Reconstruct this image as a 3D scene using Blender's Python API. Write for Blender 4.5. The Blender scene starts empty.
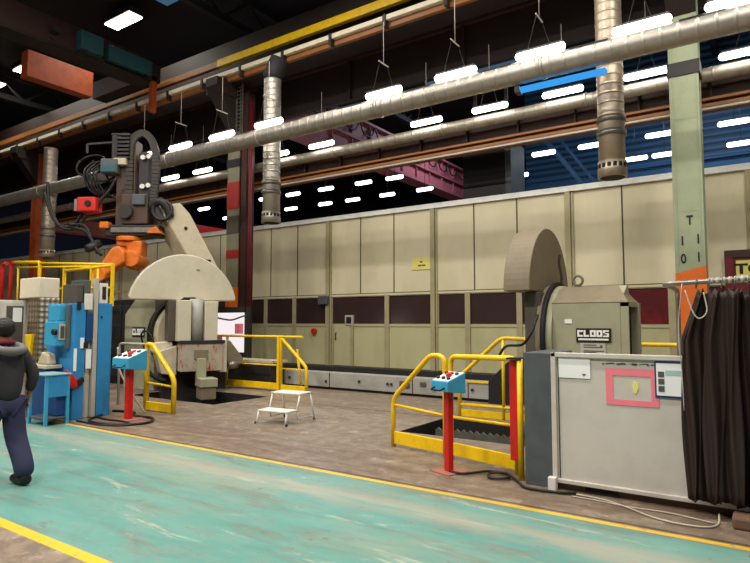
import bpy, bmesh, math, random
from mathutils import Vector, Matrix, Euler
random.seed(7)
C = bpy.context.scene.collection
PI = math.pi
S = bpy.context.scene

# ------------------------------------------------------------------ materials
def lin(h):
    h = h.lstrip('#')
    out = []
    for i in (0, 2, 4):
        c = int(h[i:i+2], 16)/255
        out.append(c/12.92 if c <= .04045 else ((c+.055)/1.055)**2.4)
    return (*out, 1)

class NT:
    def __init__(s, name):
        s.m = bpy.data.materials.new(name); s.m.use_nodes = True
        s.t = s.m.node_tree; s.t.nodes.clear()
        s.out = s.n('ShaderNodeOutputMaterial')
    def n(s, typ, **kw):
        nd = s.t.nodes.new(typ)
        for k, v in kw.items(): setattr(nd, k, v)
        return nd
    def l(s, a, b): s.t.links.new(a, b)
    def coord(s, scale=(1, 1, 1), gen='Object'):
        tc = s.n('ShaderNodeTexCoord'); mp = s.n('ShaderNodeMapping')
        mp.inputs['Scale'].default_value = scale
        s.l(tc.outputs[gen], mp.inputs['Vector']); return mp.outputs[0]
    def noise(s, vec, scale, detail=6, rough=.6, dist=0):
        nd = s.n('ShaderNodeTexNoise')
        nd.inputs['Scale'].default_value = scale; nd.inputs['Detail'].default_value = detail
        nd.inputs['Roughness'].default_value = rough; nd.inputs['Distortion'].default_value = dist
        s.l(vec, nd.inputs['Vector']); return nd.outputs['Fac']
    def ramp(s, fac, a, b, ca=(0, 0, 0, 1), cb=(1, 1, 1, 1)):
        r = s.n('ShaderNodeValToRGB'); e = r.color_ramp.elements
        e[0].position = a; e[1].position = b; e[0].color = ca; e[1].color = cb
        s.l(fac, r.inputs[0]); return r.outputs[0]
    def mix(s, fac, a, b):
        nd = s.n('ShaderNodeMix', data_type='RGBA')
        for sock, v in ((nd.inputs[0], fac), (nd.inputs[6], a), (nd.inputs[7], b)):
            if hasattr(v, 'is_linked') or hasattr(v, 'links'): s.l(v, sock)
            else: sock.default_value = v
        return nd.outputs[2]
    def math(s, op, a, b=None, c=None):
        nd = s.n('ShaderNodeMath', operation=op)
        for i, v in enumerate((a, b, c)):
            if v is None: continue
            if hasattr(v, 'links'): s.l(v, nd.inputs[i])
            else: nd.inputs[i].default_value = v
        return nd.outputs[0]
    def band(s, x, lo, hi, soft=.006):
        a = s.n('ShaderNodeMapRange'); a.inputs[1].default_value = lo-soft; a.inputs[2].default_value = lo+soft
        b = s.n('ShaderNodeMapRange'); b.inputs[1].default_value = hi-soft; b.inputs[2].default_value = hi+soft
        b.inputs[3].default_value = 1; b.inputs[4].default_value = 0
        s.l(x, a.inputs[0]); s.l(x, b.inputs[0])
        return s.math('MULTIPLY', a.outputs[0], b.outputs[0])
    def bsdf(s, col, rough=.6, metal=0, bump=None, bstr=.2, bdist=.01, spec=.4):
        b = s.n('ShaderNodeBsdfPrincipled')
        if hasattr(col, 'links'): s.l(col, b.inputs['Base Color'])
        else: b.inputs['Base Color'].default_value = col
        if hasattr(rough, 'links'): s.l(rough, b.inputs['Roughness'])
        else: b.inputs['Roughness'].default_value = rough
        b.inputs['Metallic'].default_value = metal
        b.inputs['Specular IOR Level'].default_value = spec
        if bump is not None:
            bp = s.n('ShaderNodeBump'); bp.inputs['Strength'].default_value = bstr; bp.inputs['Distance'].default_value = bdist
            s.l(bump, bp.inputs['Height']); s.l(bp.outputs[0], b.inputs['Normal'])
        s.l(b.outputs[0], s.out.inputs[0]); return s.m

MC = {}
def paint(name, col, rough=.55, metal=0, dirt=None, amt=.35, scale=3., fine=40, spec=.4, stretch=(1, 1, 1)):
    if name in MC: return MC[name]
    t = NT(name); v = t.coord(stretch)
    n = t.noise(v, scale, 8, .65)
    d = lin(dirt) if dirt else tuple(c*.45 for c in lin(col)[:3]) + (1,)
    f = t.ramp(n, .45, .75)
    f2 = t.math('MULTIPLY', f, amt)
    c = t.mix(f2, lin(col), d)
    MC[name] = t.bsdf(c, rough, metal, t.noise(v, fine, 3), .06, .004, spec)
    return MC[name]
def emit(name, col, k):
    if name in MC: return MC[name]
    t = NT(name); e = t.n('ShaderNodeEmission'); e.inputs[0].default_value = lin(col); e.inputs[1].default_value = k
    t.l(e.outputs[0], t.out.inputs[0]); MC[name] = t.m; return t.m

M = dict(
    upper=paint('partition_cream_paint', '#d2c9a9', .5, dirt='#a59a74', amt=.35, scale=.9, stretch=(1, 1, .35)),
    lower=paint('partition_green_paint', '#b6b28a', .5, dirt='#8c8762', amt=.4, scale=1.1, stretch=(1, 1, .4)),
    post=paint('partition_post_paint', '#a39a76', .5, dirt='#6d6548', amt=.4),
    seam=paint('seam_dark', '#57502f', .8),
    railwhite=paint('top_rail_paint', '#e4e6e0', .4, dirt='#8d8d84'),
    yellow=paint('safety_yellow', '#f0c40c', .42, dirt='#8a6a10', amt=.35, scale=6),
    red=paint('safety_red', '#c8201a', .4, dirt='#6d1a12', amt=.3, scale=6),
    orange=paint('crane_orange', '#a84a1e', .55, dirt='#54260f', amt=.6),
    robot=paint('robot_orange', '#dd7420', .45, dirt='#6a3210', amt=.5, scale=5),
    beige=paint('machine_beige', '#9d9b80', .5, dirt='#75705a', amt=.35),
    beige2=paint('machine_brown_beige', '#7c705a', .55, dirt='#5e5140', amt=.4),
    dome=paint('dome_beige', '#c9c2ab', .55, dirt='#9c947c', amt=.35, scale=2),
    boom=paint('boom_beige', '#bdb298', .55, dirt='#857a62', amt=.4),
    dark=paint('dark_steel', '#2b2827', .5, dirt='#111111'),
    darker=paint('black_rubber', '#141313', .7),
    grayd=paint('slate_gray_paint', '#50565a', .5, dirt='#34383a', amt=.5, scale=4),
    panel=paint('light_gray_panel', '#c6c0b6', .5, dirt='#8d857a', amt=.3, scale=2.5),
    gray=paint('track_gray', '#a09e96', .5, dirt='#5e5b55', amt=.45, scale=2, stretch=(.6, 1, 1)),
    steel=paint('worn_steel', '#8a857c', .38, metal=.7, dirt='#4d463c', amt=.5, scale=5),
    blue=paint('cabinet_blue', '#2f86bd', .45, dirt='#1d557c', amt=.3),
    bluel=paint('console_blue', '#3b9cc4', .42, dirt='#1f5f7c', amt=.3),
    blued=paint('navy_bin', '#173f73', .5),
    teal=paint('crane_teal', '#2b565c', .5),
    white=paint('white_paint', '#dcd8d0', .45, dirt='#9a948a', amt=.3),
    paper=paint('paper_white', '#eeeeee', .7, dirt='#d0d0d0', amt=.2),
    pink=paint('pink_tape', '#ee7f8c', .55, dirt='#e0616f', amt=.2),
    curtain=paint('welding_curtain_brown', '#2b201c', .45, dirt='#463630', amt=.5, scale=2, stretch=(6, 1, .4), spec=.3),
    maroon=paint('maroon_paint', '#6b1622', .5),
    wood=paint('skid_brown', '#6d5240', .7, dirt='#3c2c22', amt=.5),
    green=paint('column_green', '#a3ad8c', .5, dirt='#747f60', amt=.35),
    colorange=paint('column_orange', '#ee7620', .5, dirt='#a04010', amt=.3),
    colred=paint('column_red', '#a3302c', .5, dirt='#6d2420'),
    colgray=paint('column_gray', '#544d44', .5),
    oxide=paint('oxide_brown_steel', '#3e2620', .55, dirt='#251511', amt=.5),
    beamb=paint('runway_brown', '#2a1d19', .6, dirt='#15100e', amt=.5),
    beamo=paint('runway_orange', '#96602c', .5, dirt='#6a3d18', amt=.4),
    pinkcrane=paint('crane_pink_red', '#b3646c', .6, dirt='#7a4048', amt=.4),
    ceil=paint('ceiling_dark', '#1f1d20', .8, dirt='#121114'),
    truss=paint('roof_truss_dark', '#242226', .7),
    bluew=paint('hall_blue_steel', '#2c5a86', .55, dirt='#183552', amt=.4, stretch=(.2, 1, 3)),
    navyw=paint('hall_navy', '#262f46', .7),
    pale=paint('pale_pole', '#b5b0a4', .45),
    skin=paint('skin', '#a06a4c', .5, spec=.3),
    hair=paint('dark_hair', '#17120f', .6),
    jacket=paint('charcoal_jacket', '#2e2d31', .85, dirt='#1c1b1e'),
    hood=paint('hood_gray', '#6d6a6c', .85),
    collar=paint('maroon_collar', '#6a2434', .85),
    trouser=paint('navy_trousers', '#2a2d4a', .85, dirt='#1a1c30'),
    shoe=paint('black_shoe', '#151313', .5),
    glass=paint('dark_pane', '#3a2b2b', .18, dirt='#2a1f20', amt=.4, scale=1, spec=.5),
    redglow=paint('red_lit_pane', '#56191b', .25, dirt='#a8262a', amt=.7, scale=.7, spec=.5),  # red glow in these panes is painted into their colour
    sticker=paint('yellow_sticker', '#e2d878', .6),
    ink=paint('black_ink', '#1a1714', .6),
    letter=paint('white_letter', '#f2f0ea', .5),
    cable=paint('black_cable', '#171412', .5),
    wcable=paint('pale_cable', '#b4a896', .5),
    pit=paint('pit_black', '#1d1a17', .7, dirt='#0f0d0c'),
    gal=paint('galvanised_duct', '#b9b3a8', .42, metal=.7, dirt='#7c766a', amt=.5, scale=2.5),
    gal2=paint('dull_duct', '#aea699', .45, metal=.55, dirt='#6d6050', amt=.5, scale=2.5),
    galw=paint('vertical_duct', '#b8a995', .42, metal=.6, dirt='#77644f', amt=.5, scale=3),
    tube=emit('fluorescent_tube', '#fff6e8', 14),
    tubefar=emit('fluorescent_far', '#eef4ff', 9),
    hb=emit('high_bay_diffuser', '#fff2da', 14),
    blueglow=emit('blue_glow', '#3a9ae6', 1.1),
    bluedim=emit('blue_glow_dim', '#2f62c0', .7),
    chain=paint('cable_chain_dark', '#3a3430', .55, dirt='#1c1917'),
    rust=paint('brown_machine_steel', '#4f3a2e', .55, dirt='#261b16', amt=.5),
    footred=paint('faded_red_plate', '#a4604e', .7, dirt='#7d5a48', amt=.6),
    lit=emit('emissive_white_sheet', '#fff4f4', .95),
    sky=emit('roof_glazing', '#6fa0c8', .28),
)

# checker-plate cabinet side
def quilt_mat():
    t = NT('quilted_aluminium'); v = t.coord((1, 1, 1))
    vo = t.n('ShaderNodeTexVoronoi'); vo.inputs['Scale'].default_value = 10; vo.inputs['Randomness'].default_value = 0.0
    t.l(v, vo.inputs['Vector'])
    c = t.mix(t.ramp(vo.outputs['Distance'], .1, .55), lin('#e2d8c2'), lin('#75664f'))
    return t.bsdf(c, .35, .6, vo.outputs['Distance'], .8, .03)
M['quilt'] = quilt_mat()

def corr_mat():
    t = NT('blue_corrugated'); v = t.coord((1, 1, 1))
    w = t.n('ShaderNodeTexWave', bands_direction='Z'); w.inputs['Scale'].default_value = 1.1
    t.l(v, w.inputs['Vector'])
    n = t.noise(v, .4, 4)
    c = t.mix(t.ramp(w.outputs['Fac'], .35, .65), lin('#183856'), lin('#326490'))
    c = t.mix(t.math('MULTIPLY', t.ramp(n, .4, .7), .5), c, lin('#14304c'))
    return t.bsdf(c, .5, 0, w.outputs['Fac'], .6, .05)
M['corr'] = corr_mat()

def machine_redmark():
    t = NT('beige_with_red_paint'); v = t.coord((1, 1, 1))
    n = t.noise(t.coord((9, 9, 3)), 1.0, 6, .7); n2 = t.noise(v, 3, 5)
    c = t.mix(t.math('MULTIPLY', t.ramp(n2, .45, .7), .4), lin('#a9a28c'), lin('#6c6452'))
    c = t.mix(t.ramp(n, .56, .6), c, lin('#b03038'))
    return t.bsdf(c, .55)
M['redmark'] = machine_redmark()

def floor_mat():
    t = NT('workshop_floor')
    tc = t.n('ShaderNodeTexCoord'); sx = t.n('ShaderNodeSeparateXYZ'); t.l(tc.outputs['Object'], sx.inputs[0])
    X, Y = sx.outputs[0], sx.outputs[1]
    v = t.coord(); vs = t.coord((.35, 1, 1))
    big = t.noise(vs, .55, 8, .62, .3); mid = t.noise(vs, 2.2, 8, .68, .4); fine = t.noise(v, 14, 6, .7); fl = t.noise(t.coord((.25, 1.4, 1)), 3.5, 7, .7, .6)
    # bare concrete
    c1 = t.mix(t.ramp(big, .35, .7), lin('#90816e'), lin('#766859'))
    c1 = t.mix(t.math('MULTIPLY', t.ramp(mid, .55, .75), .6), c1, lin('#5e4e42'))
    c1 = t.mix(t.math('MULTIPLY', t.ramp(fine, .62, .72), .55), c1, lin('#b8a894'))
    # painted lane
    c2 = t.mix(t.ramp(mid, .3, .7), lin('#60968d'), lin('#50847c'))
    c2 = t.mix(t.math('MULTIPLY', t.ramp(big, .46, .66), .75), c2, lin('#8d9580'))
    c2 = t.mix(t.math('MULTIPLY', t.ramp(fl, .5, .66), .7), c2, lin('#6c6a5e'))
    c2 = t.mix(t.math('MULTIPLY', t.ramp(fl, .64, .74), .75), c2, lin('#3f3c35'))
    fl2 = t.noise(t.coord((.3, 1.8, 1)), 2.1, 8, .75, .8)
    c2 = t.mix(t.math('MULTIPLY', t.ramp(fl2, .57, .66), .75), c2, lin('#b9b8aa'))
    mot = t.noise(v, 5.5, 9, .75, .5)
    c2 = t.mix(t.math('MULTIPLY', t.ramp(mot, .48, .62), .45), c2, lin('#7c867c'))
    c2 = t.mix(t.math('MULTIPLY', t.ramp(mot, .6, .68), .6), c2, lin('#4c4a44'))
    c1 = t.mix(t.math('MULTIPLY', t.ramp(mot, .44, .56), .65), c1, lin('#63564a'))
    c1 = t.mix(t.math('MULTIPLY', t.ramp(t.noise(v, 3.3, 9, .8), .54, .64), .6), c1, lin('#b5a896'))
    # wheel-rubbed streak along the lane
    wob = t.math('ADD', Y, t.math('MULTIPLY', t.math('SUBTRACT', big, .5), .5))
    streak = t.math('MULTIPLY', t.band(wob, 4.35, 4.7, .12), t.ramp(fl, .36, .54))
    c2 = t.mix(t.math('MULTIPLY', streak, .7), c2, lin('#9d998a'))
    lane = t.band(Y, 2.34, 5.14)
    c = t.mix(lane, c1, c2)
    # yellow lines, worn
    worn = t.ramp(t.noise(v, 9, 6, .7), .3, .42)
    for lo, hi, k in ((2.31, 2.41, .95), (5.105, 5.175, .95)):
        ln = t.math('MULTIPLY', t.math('MULTIPLY', t.band(Y, lo, hi, .004), worn), k)
        c = t.mix(ln, c, lin('#dcb022'))
    # dark joint just outside the lane and floor rails
    for lo, hi in ((5.20, 5.24), (9.14, 9.19)):
        c = t.mix(t.math('MULTIPLY', t.band(Y, lo, hi, .006), .75), c, lin('#2c231c'))
    dirtnear = t.math('MULTIPLY', t.band(Y, 5.2, 6.4, .35), t.ramp(fl, .42, .6))
    c = t.mix(t.math('MULTIPLY', dirtnear, .65), c, lin('#5a4436'))
    rough = t.math('MULTIPLY_ADD', mid, .35, .25)
    return t.bsdf(c, rough, 0, fine, .08, .004, .35)
M['floor'] = floor_mat()

# ------------------------------------------------------------------ mesh builder
class MB:
    def __init__(s, w=(0, 0, 0)):
        s.bm = bmesh.new(); s.w = Vector(w)
    def _add(s, pts, faces):
        vs = [s.bm.verts.new(Vector(p)-s.w) for p in pts]
        for f in faces:
            try: s.bm.faces.new([vs[i] for i in f])
            except ValueError: pass
        return s
    def box(s, x0, x1, y0, y1, z0, z1):
        p = [(x0, y0, z0), (x1, y0, z0), (x1, y1, z0), (x0, y1, z0), (x0, y0, z1), (x1, y0, z1), (x1, y1, z1), (x0, y1, z1)]
        return s._add(p, [(3, 2, 1, 0), (4, 5, 6, 7), (0, 1, 5, 4), (1, 2, 6, 5), (2, 3, 7, 6), (3, 0, 4, 7)])
    def prism(s, poly, vec):
        n = len(poly); v = Vector(vec); a = [Vector(p) for p in poly]
        return s._add(a+[p+v for p in a], [tuple(range(n))[::-1], tuple(range(n, 2*n))]+[(i, (i+1) % n, n+(i+1) % n, n+i) for i in range(n)])
    def bar(s, p, q, w, h=None, up=(0, 0, 1)):
        h = h or w; p, q = Vector(p), Vector(q); d = (q-p).normalized(); u = Vector(up)
        if abs(d.dot(u)) > .98: u = Vector((0, 1, 0))
        a = d.cross(u).normalized()*w/2; b = d.cross(a).normalized()*h/2
        return s.prism([p+a+b, p-a+b, p-a-b, p+a-b], q-p)
    def cyl(s, p, q, r, r2=None, n=20, cap=True):
        return s.tube([p, q], [r, r if r2 is None else r2], n, cap)
    def tube(s, path, r, n=10, cap=True, closed=False):
        P = [Vector(p) for p in path]; k = len(P)
        R = r if isinstance(r, (list, tuple)) else [r]*k
        d0 = (P[1]-P[0]).normalized(); u = Vector((0, 0, 1)) if abs(d0.z) < .9 else Vector((1, 0, 0))
        a = d0.cross(u).normalized(); rings = []
        for i in range(k):
            if closed: d = P[(i+1) % k]-P[i-1]
            elif i == 0: d = P[1]-P[0]
            elif i == k-1: d = P[-1]-P[-2]
            else: d = (P[i+1]-P[i]).normalized()+(P[i]-P[i-1]).normalized()
            if d.length < 1e-9: d = d0
            d.normalize(); a = (a-d*a.dot(d)).normalized(); b = d.cross(a)
            rings.append([s.bm.verts.new(P[i]-s.w+(a*math.cos(t)+b*math.sin(t))*R[i]) for t in [2*PI*j/n for j in range(n)]])
        for i in range(k if closed else k-1):
            A, B = rings[i], rings[(i+1) % k]
            for j in range(n): s.bm.faces.new([A[j], A[(j+1) % n], B[(j+1) % n], B[j]]).smooth = True
        if cap and not closed:
            s.bm.faces.new(rings[0][::-1]); s.bm.faces.new(rings[-1])
        return s
    def sphere(s, c, r, sc=(1, 1, 1), n=14):
        m = Matrix.Translation(Vector(c)-s.w) @ Matrix.Diagonal((*[r*k for k in sc], 1))
        g = bmesh.ops.create_uvsphere(s.bm, u_segments=n, v_segments=max(6, n*2//3), radius=1, matrix=m)
        for v in g['verts']:
            for f in v.link_faces: f.smooth = True
        return s
    def build(s, name, mat, parent=None, bevel=0):
        bmesh.ops.recalc_face_normals(s.bm, faces=s.bm.faces[:])
        me = bpy.data.meshes.new(name); s.bm.to_mesh(me); s.bm.free()
        for m in (mat if isinstance(mat, (list, tuple)) else [mat]): me.materials.append(m)
        o = bpy.data.objects.new(name, me); C.objects.link(o)
        if parent is not None: o.parent = parent
        if bevel:
            b = o.modifiers.new('bevel', 'BEVEL'); b.width = bevel; b.segments = 2; b.limit_method = 'ANGLE'
        return o

def arc(c, r, a0, a1, n, plane='xz'):
    out = []
    for i in range(n+1):
        a = math.radians(a0+(a1-a0)*i/n); u, v = r*math.cos(a), r*math.sin(a)
        out.append({'xz': (c[0]+u, c[1], c[2]+v), 'yz': (c[0], c[1]+u, c[2]+v), 'xy': (c[0]+u, c[1]+v, c[2])}[plane])
    return out
def bez(pts, n=8):
    P = [Vector(p) for p in pts]; P = [P[0]*2-P[1]]+P+[P[-1]*2-P[-2]]; out = []
    for i in range(1, len(P)-2):
        for k in range(n):
            t = k/n; a, b, c, d = P[i-1:i+3]
            out.append(.5*((2*b)+(c-a)*t+(2*a-5*b+4*c-d)*t*t+(3*b-a-3*c+d)*t**3))
    out.append(P[-2]); return out
def rounded(pts, r, n=5):
    """polyline with filleted corners"""
    P = [Vector(p) for p in pts]; out = [P[0]]
    for i in range(1, len(P)-1):
        a = (P[i-1]-P[i]); b = (P[i+1]-P[i]); q = min(r, a.length*.45, b.length*.45)
        s0 = P[i]+a.normalized()*q; s1 = P[i]+b.normalized()*q
        for k in range(n+1):
            t = k/n; out.append(s0*(1-t)**2+P[i]*2*t*(1-t)+s1*t*t)
    out.append(P[-1]); return out

def thing(name, label, cat, loc=(0, 0, 0), rz=0, group=None):
    o = bpy.data.objects.new(name, None); C.objects.link(o); o.location = loc; o.rotation_euler = (0, 0, rz)
    o.empty_display_size = .1
    return tag(o, label, cat, group)
def tag(o, label, cat, group=None, kind=None):
    o['label'] = label; o['category'] = cat
    if group: o['group'] = group
    if kind: o['kind'] = kind
    return o
def struct(o): o['kind'] = 'structure'; return o
def copy_tree(o, parent=None):
    c = o.copy(); C.objects.link(c); c.parent = parent
    for ch in o.children: copy_tree(ch, c)
    return c
def text(body, size, loc, rot, mat, name, parent=None, ext=.002, sx=1, align='CENTER', off=0):
    cu = bpy.data.curves.new(name, 'FONT'); cu.body = body; cu.size = size; cu.extrude = ext; cu.align_x = align; cu.align_y = 'CENTER'; cu.offset = off
    o = bpy.data.objects.new(name, cu); C.objects.link(o)
    dg = bpy.context.evaluated_depsgraph_get(); me = bpy.data.meshes.new_from_object(o.evaluated_get(dg))
    bpy.data.objects.remove(o); me.materials.clear(); me.materials.append(mat)
    m = bpy.data.objects.new(name, me); C.objects.link(m); m.location = loc; m.rotation_euler = rot; m.scale = (sx, 1, 1)
    if parent is not None: m.parent = parent
    return m
FRONT = (PI/2, 0, 0)      # text standing up, read from -Y

# ------------------------------------------------------------------ camera
cam = bpy.data.cameras.new('camera'); co = bpy.data.objects.new('camera', cam); C.objects.link(co)
cam.sensor_width = 36; cam.lens = 36*583/750; cam.clip_end = 300
YAW = math.atan(395/583); PITCH = math.atan(40.5/583)
co.location = (0, 0, 1.65); co.rotation_euler = (PI/2+PITCH, 0, YAW)
S.camera = co

# ------------------------------------------------------------------ setting
PITS = [(-4.72, -2.2, 7.62, 9.12), (-12.1, -9.3, 7.95, 9.5)]
def floor():
    xs = sorted({-50, 14, *[p[0] for p in PITS], *[p[1] for p in PITS]}); ys = sorted({-8, 50, *[p[2] for p in PITS], *[p[3] for p in PITS]})
    b = MB(); vs = {}
    for x in xs:
        for y in ys: vs[x, y] = b.bm.verts.new((x, y, 0))
    for i in range(len(xs)-1):
        for j in range(len(ys)-1):
            cx, cy = (xs[i]+xs[i+1])/2, (ys[j]+ys[j+1])/2
            if any(p[0] < cx < p[1] and p[2] < cy < p[3] for p in PITS): continue
            b.bm.faces.new([vs[xs[i], ys[j]], vs[xs[i+1], ys[j]], vs[xs[i+1], ys[j+1]], vs[xs[i], ys[j+1]]])
    return struct(b.build('floor', M['floor']))
floor()
for k, (x0, x1, y0, y1) in enumerate(PITS):
    b = MB(); d = -.55
    b.box(x0, x1, y0, y1, d-.1, d)
    b.box(x0-.08, x0, y0-.08, y1+.08, d, -.004); b.box(x1, x1+.08, y0-.08, y1+.08, d, -.004)
    b.box(x0, x1, y0-.08, y0, d, -.004); b.box(x0, x1, y1, y1+.08, d, -.004)
    struct(b.build('floor_pit', M['pit']))
struct(MB().box(-50, 14, -8, 50, 14, 14.2).build('ceiling', M['ceil']))
struct(MB().box(-50, 14, 50, 50.2, 0, 14).build('wall_far', M['navyw']))
struct(MB().box(-50.2, -50, -8, 50, 0, 14).build('wall_left', M['navyw']))
struct(MB().box(14, 14.2, -8, 50, 0, 14).build('wall_right', M['navyw']))
struct(MB().box(-50, 14, -8.2, -8, 0, 14).build('wall_behind', M['navyw']))
struct(MB().box(-9.5, 13.9, 27, 27.3, 0, 13.9).build('wall_blue', M['corr']))

# partition wall at the back of the bay
WY = 17.0
MAJ = [-44.8+4.43*i for i in range(12)]     # ... -9.15, -4.72, -.29, 4.14
MAJ = [-9.15+4.43*k for k in range(-8, 4)]
wb = MB()
x0, x1 = MAJ[0], MAJ[-1]
wb.box(x0, x1, WY, WY+.1, 2.66, 5.42)
struct(wb.build('wall_back', M['upper']))
struct(MB().box(x0, x1, WY, WY+.1, .08, 1.5).build('wall_back_lower', M['lower']))
struct(MB().box(x0, x1, WY-.02, WY+.1, 0, .08).build('baseboard_back', M['seam']))
sb = MB()
for m in MAJ[:-1]:
    for q in (1.44, 2.86): sb.box(m+q-.02, m+q+.02, WY-.012, WY, 2.66, 5.42)
sb.box(x0, x1, WY-.015, WY, 2.645, 2.675)
struct(sb.build('trim_1', M['seam']))
struct(MB().box(x0, x1, WY-.1, WY+.14, 5.42, 5.58).build('trim_2', M['railwhite']))
struct(MB().box(x0, x1, WY-.03, WY+.1, 1.5, 1.56).build('trim_3', M['lower']))
struct(MB().box(x0, x1, WY-.03, WY+.1, 2.58, 2.645).build('trim_4', M['upper']))
n = 5
for m in MAJ:
    b = MB(); b.box(m-.11, m+.05, WY-.09, WY, 0, 5.42); b.box(m+.07, m+.13, WY-.05, WY, 0, 5.42)
    struct(b.build('trim_%d' % n, M['post'], bevel=.01)); n += 1
mids = []
for i, m in enumerate(MAJ[:-1]):
    q = [2.6] if i % 2 == 1 else [1.2, 2.73]
    if abs(m+9.15) < .1: q = [1.2, 2.9]
    if abs(m+13.58) < .1: q = [2.58]
    mids.append([m+k for k in q])
wn = 1
for i, m in enumerate(MAJ[:-1]):
    edges = [m+.13]+mids[i]+[MAJ[i+1]-.11]
    for x in mids[i]:
        b = MB(); b.box(x-.09, x+.09, WY-.05, WY, .08, 2.6)
        struct(b.build('trim_%d' % n, M['post'], bevel=.008)); n += 1
    for a, c in zip(edges[:-1], edges[1:]):
        g = M['redglow'] if (a > -4.8 and c < 4) else M['glass']
        w = struct(MB().box(a, c, WY+.03, WY+.06, 1.56, 2.58).build('window_%d' % wn, g))
        f = MB(); f.box(a, c, WY-.005, WY+.05, 1.56, 1.59); f.box(a, c, WY-.005, WY+.05, 2.55, 2.58)
        f.box(a, a+.03, WY-.005, WY+.05, 1.56, 2.58); f.box(c-.03, c, WY-.005, WY+.05, 1.56, 2.58)
        f.build('window_frame', M['post'], w); wn += 1
d = struct(MB().box(-13.3, -12.55, WY-.05, WY, .08, 1.5).build('door_1', M['lower'], bevel=.01))
MB().tube([(-13.2, WY-.05, 1.25), (-13.2, WY-.1, 1.25), (-13.2, WY-.1, 1.02), (-13.2, WY-.05, 1.02)], .018).build('door_handle', M['dark'], d)
fr = MB(); fr.box(-13.4, -13.3, WY-.07, WY, .08, 1.56); fr.box(-12.55, -12.42, WY-.07, WY, .08, 1.56)
fr.build('door_frame', M['post'], d)

# roof steel
for k, x in enumerate([-45.2, -30.7, -16.1, -1.45, 13]):
    t = thing('roof_truss', ['dark roof truss at the far left end of the hall', 'dark roof truss above the orange column', 'dark roof truss above the red banded column',
              'dark roof truss above the pale green column', 'dark roof truss at the right end of the hall'][k], 'roof truss', (x, 4, 12.6), group='roof trusses')
    MB((x, 4, 12.6)).box(x-.12, x+.12, -7.9, 49.9, 12.55, 12.8).build('bottom_chord', M['truss'], t)
    MB((x, 4, 12.6)).box(x-.12, x+.12, -7.9, 49.9, 13.7, 13.95).build('top_chord', M['truss'], t)
    b = MB((x, 4, 12.6)); y = -7.
    while y < 48: b.bar((x, y, 12.7), (x, y+1.3, 13.8), .1); b.bar((x, y+1.3, 13.8), (x, y+2.6, 12.7), .1); y += 2.6
    b.build('web', M['truss'], t)
for k, (xa, xb, ya, yb, nm) in enumerate([(-20, -16.8, 19, 20.4, 'a'), (-14.3, -9, 24.5, 26.2, 'b'), (-19, -14, 12.7, 13.6, 'c')]):
    struct(MB().box(xa, xb, ya, yb, 13.93, 13.99).build('window_%d' % (60+k), M['sky']))

# ------------------------------------------------------------------ columns
def column(x, y, label, bands, mat, side, strap=None):
    t = thing('column', label, 'column', (x, y, 0)); t['kind'] = 'thing'
    w, d = .3, .26
    MB((x, y, 0)).box(x-w, x+w, y-d, y-d+.05, 0, 10.22).build('front_flange', mat, t, .006)
    MB((x, y, 0)).box(x-w, x+w, y+d-.05, y+d, 0, 10.22).build('rear_flange', side, t, .006)
    MB((x, y, 0)).box(x-w+.07, x+w-.07, y-d+.05, y+d-.05, 0, 10.22).build('web', side, t)
    b = MB((x, y, 0)); b.box(x-w+.06, x-w+.085, y-d-.012, y-d, 2.9, 10.2); b.box(x+w-.085, x+w-.06, y-d-.012, y-d, 2.9, 10.2)
    for z in (4.1, 6.2, 8.6): b.box(x-w+.08, x+w-.08, y-d-.004, y-d, z, z+.02)
    b.build('edge_rib', mat, t)
    for z0, z1, m in bands: MB((x, y, 0)).box(x-w-.004, x+w+.004, y-d-.016, y-d+.054, z0, z1).build('paint_band', m, t)
    if strap: MB((x, y, 0)).box(x-w-.03, x+w+.03, y-d-.03, y+d+.03, *strap).build('strap', M['dark'], t, .01)
    b = MB((x, y, 0)); b.box(x-w-.12, x+w+.12, y-d-.1, y+d+.1, 0, .03); b.build('base_plate', mat, t)
    return t
c0 = column(-1.42, 14.75, 'tall pale green steel column with orange base behind the curtain', [(.03, 2.68, M['colorange'])], M['green'], M['green'], (7.2, 7.52))
MB(c0.location).prism([(-1.724, 14.472, 2.68), (-1.116, 14.472, 2.68), (-1.116, 14.472, 2.88), (-1.724, 14.472, 2.72)], (0, .01, 0)).build('paint_edge', M['colorange'], c0)
for ch, dx, z in (('T', .02, 3.95), ('1', -.14, 3.5), ('1', .17, 3.52), ('0', -.13, 3.1), ('1', .17, 3.12)):
    text(ch, .29, (dx, -.272, z-.06), FRONT, M['ink'], 'painted_number', c0, .003, .75, off=.006)
c1 = column(-16.08, 14.75, 'steel column with red and dark painted bands behind the dome', [(5.75, 6.75, M['colred']), (4.85, 5.5, M['colgray']), (3.95, 4.25, M['colred']), (.03, 2.9, M['colorange'])], paint('dull_column_green', '#85816a', .55, dirt='#5c5846', amt=.4), M['oxide'], (7.3, 7.6))
c2 = column(-30.7, 14.75, 'orange steel column at the far left behind the cabinet', [], M['orange'], M['orange'])
for x, t in ((-16.08, c1), (-30.7, c2), (-1.42, c0)):
    b = MB(t.location)
    b.prism([(x-.3, 14.48, 8.6), (x-.3, 14.48, 10.3), (x-.3, 13.4, 10.3), (x-.3, 13.4, 10.0)], (.6, 0, 0))
    b.build('corbel', M['beamb'], t)
    for q in (-.35, .3): MB(t.location).box(x+q-.05, x+q+.05, 13.5, 14.3, 9.75, 10.3).build('corbel_bracket', M['beamb'], t)
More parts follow.
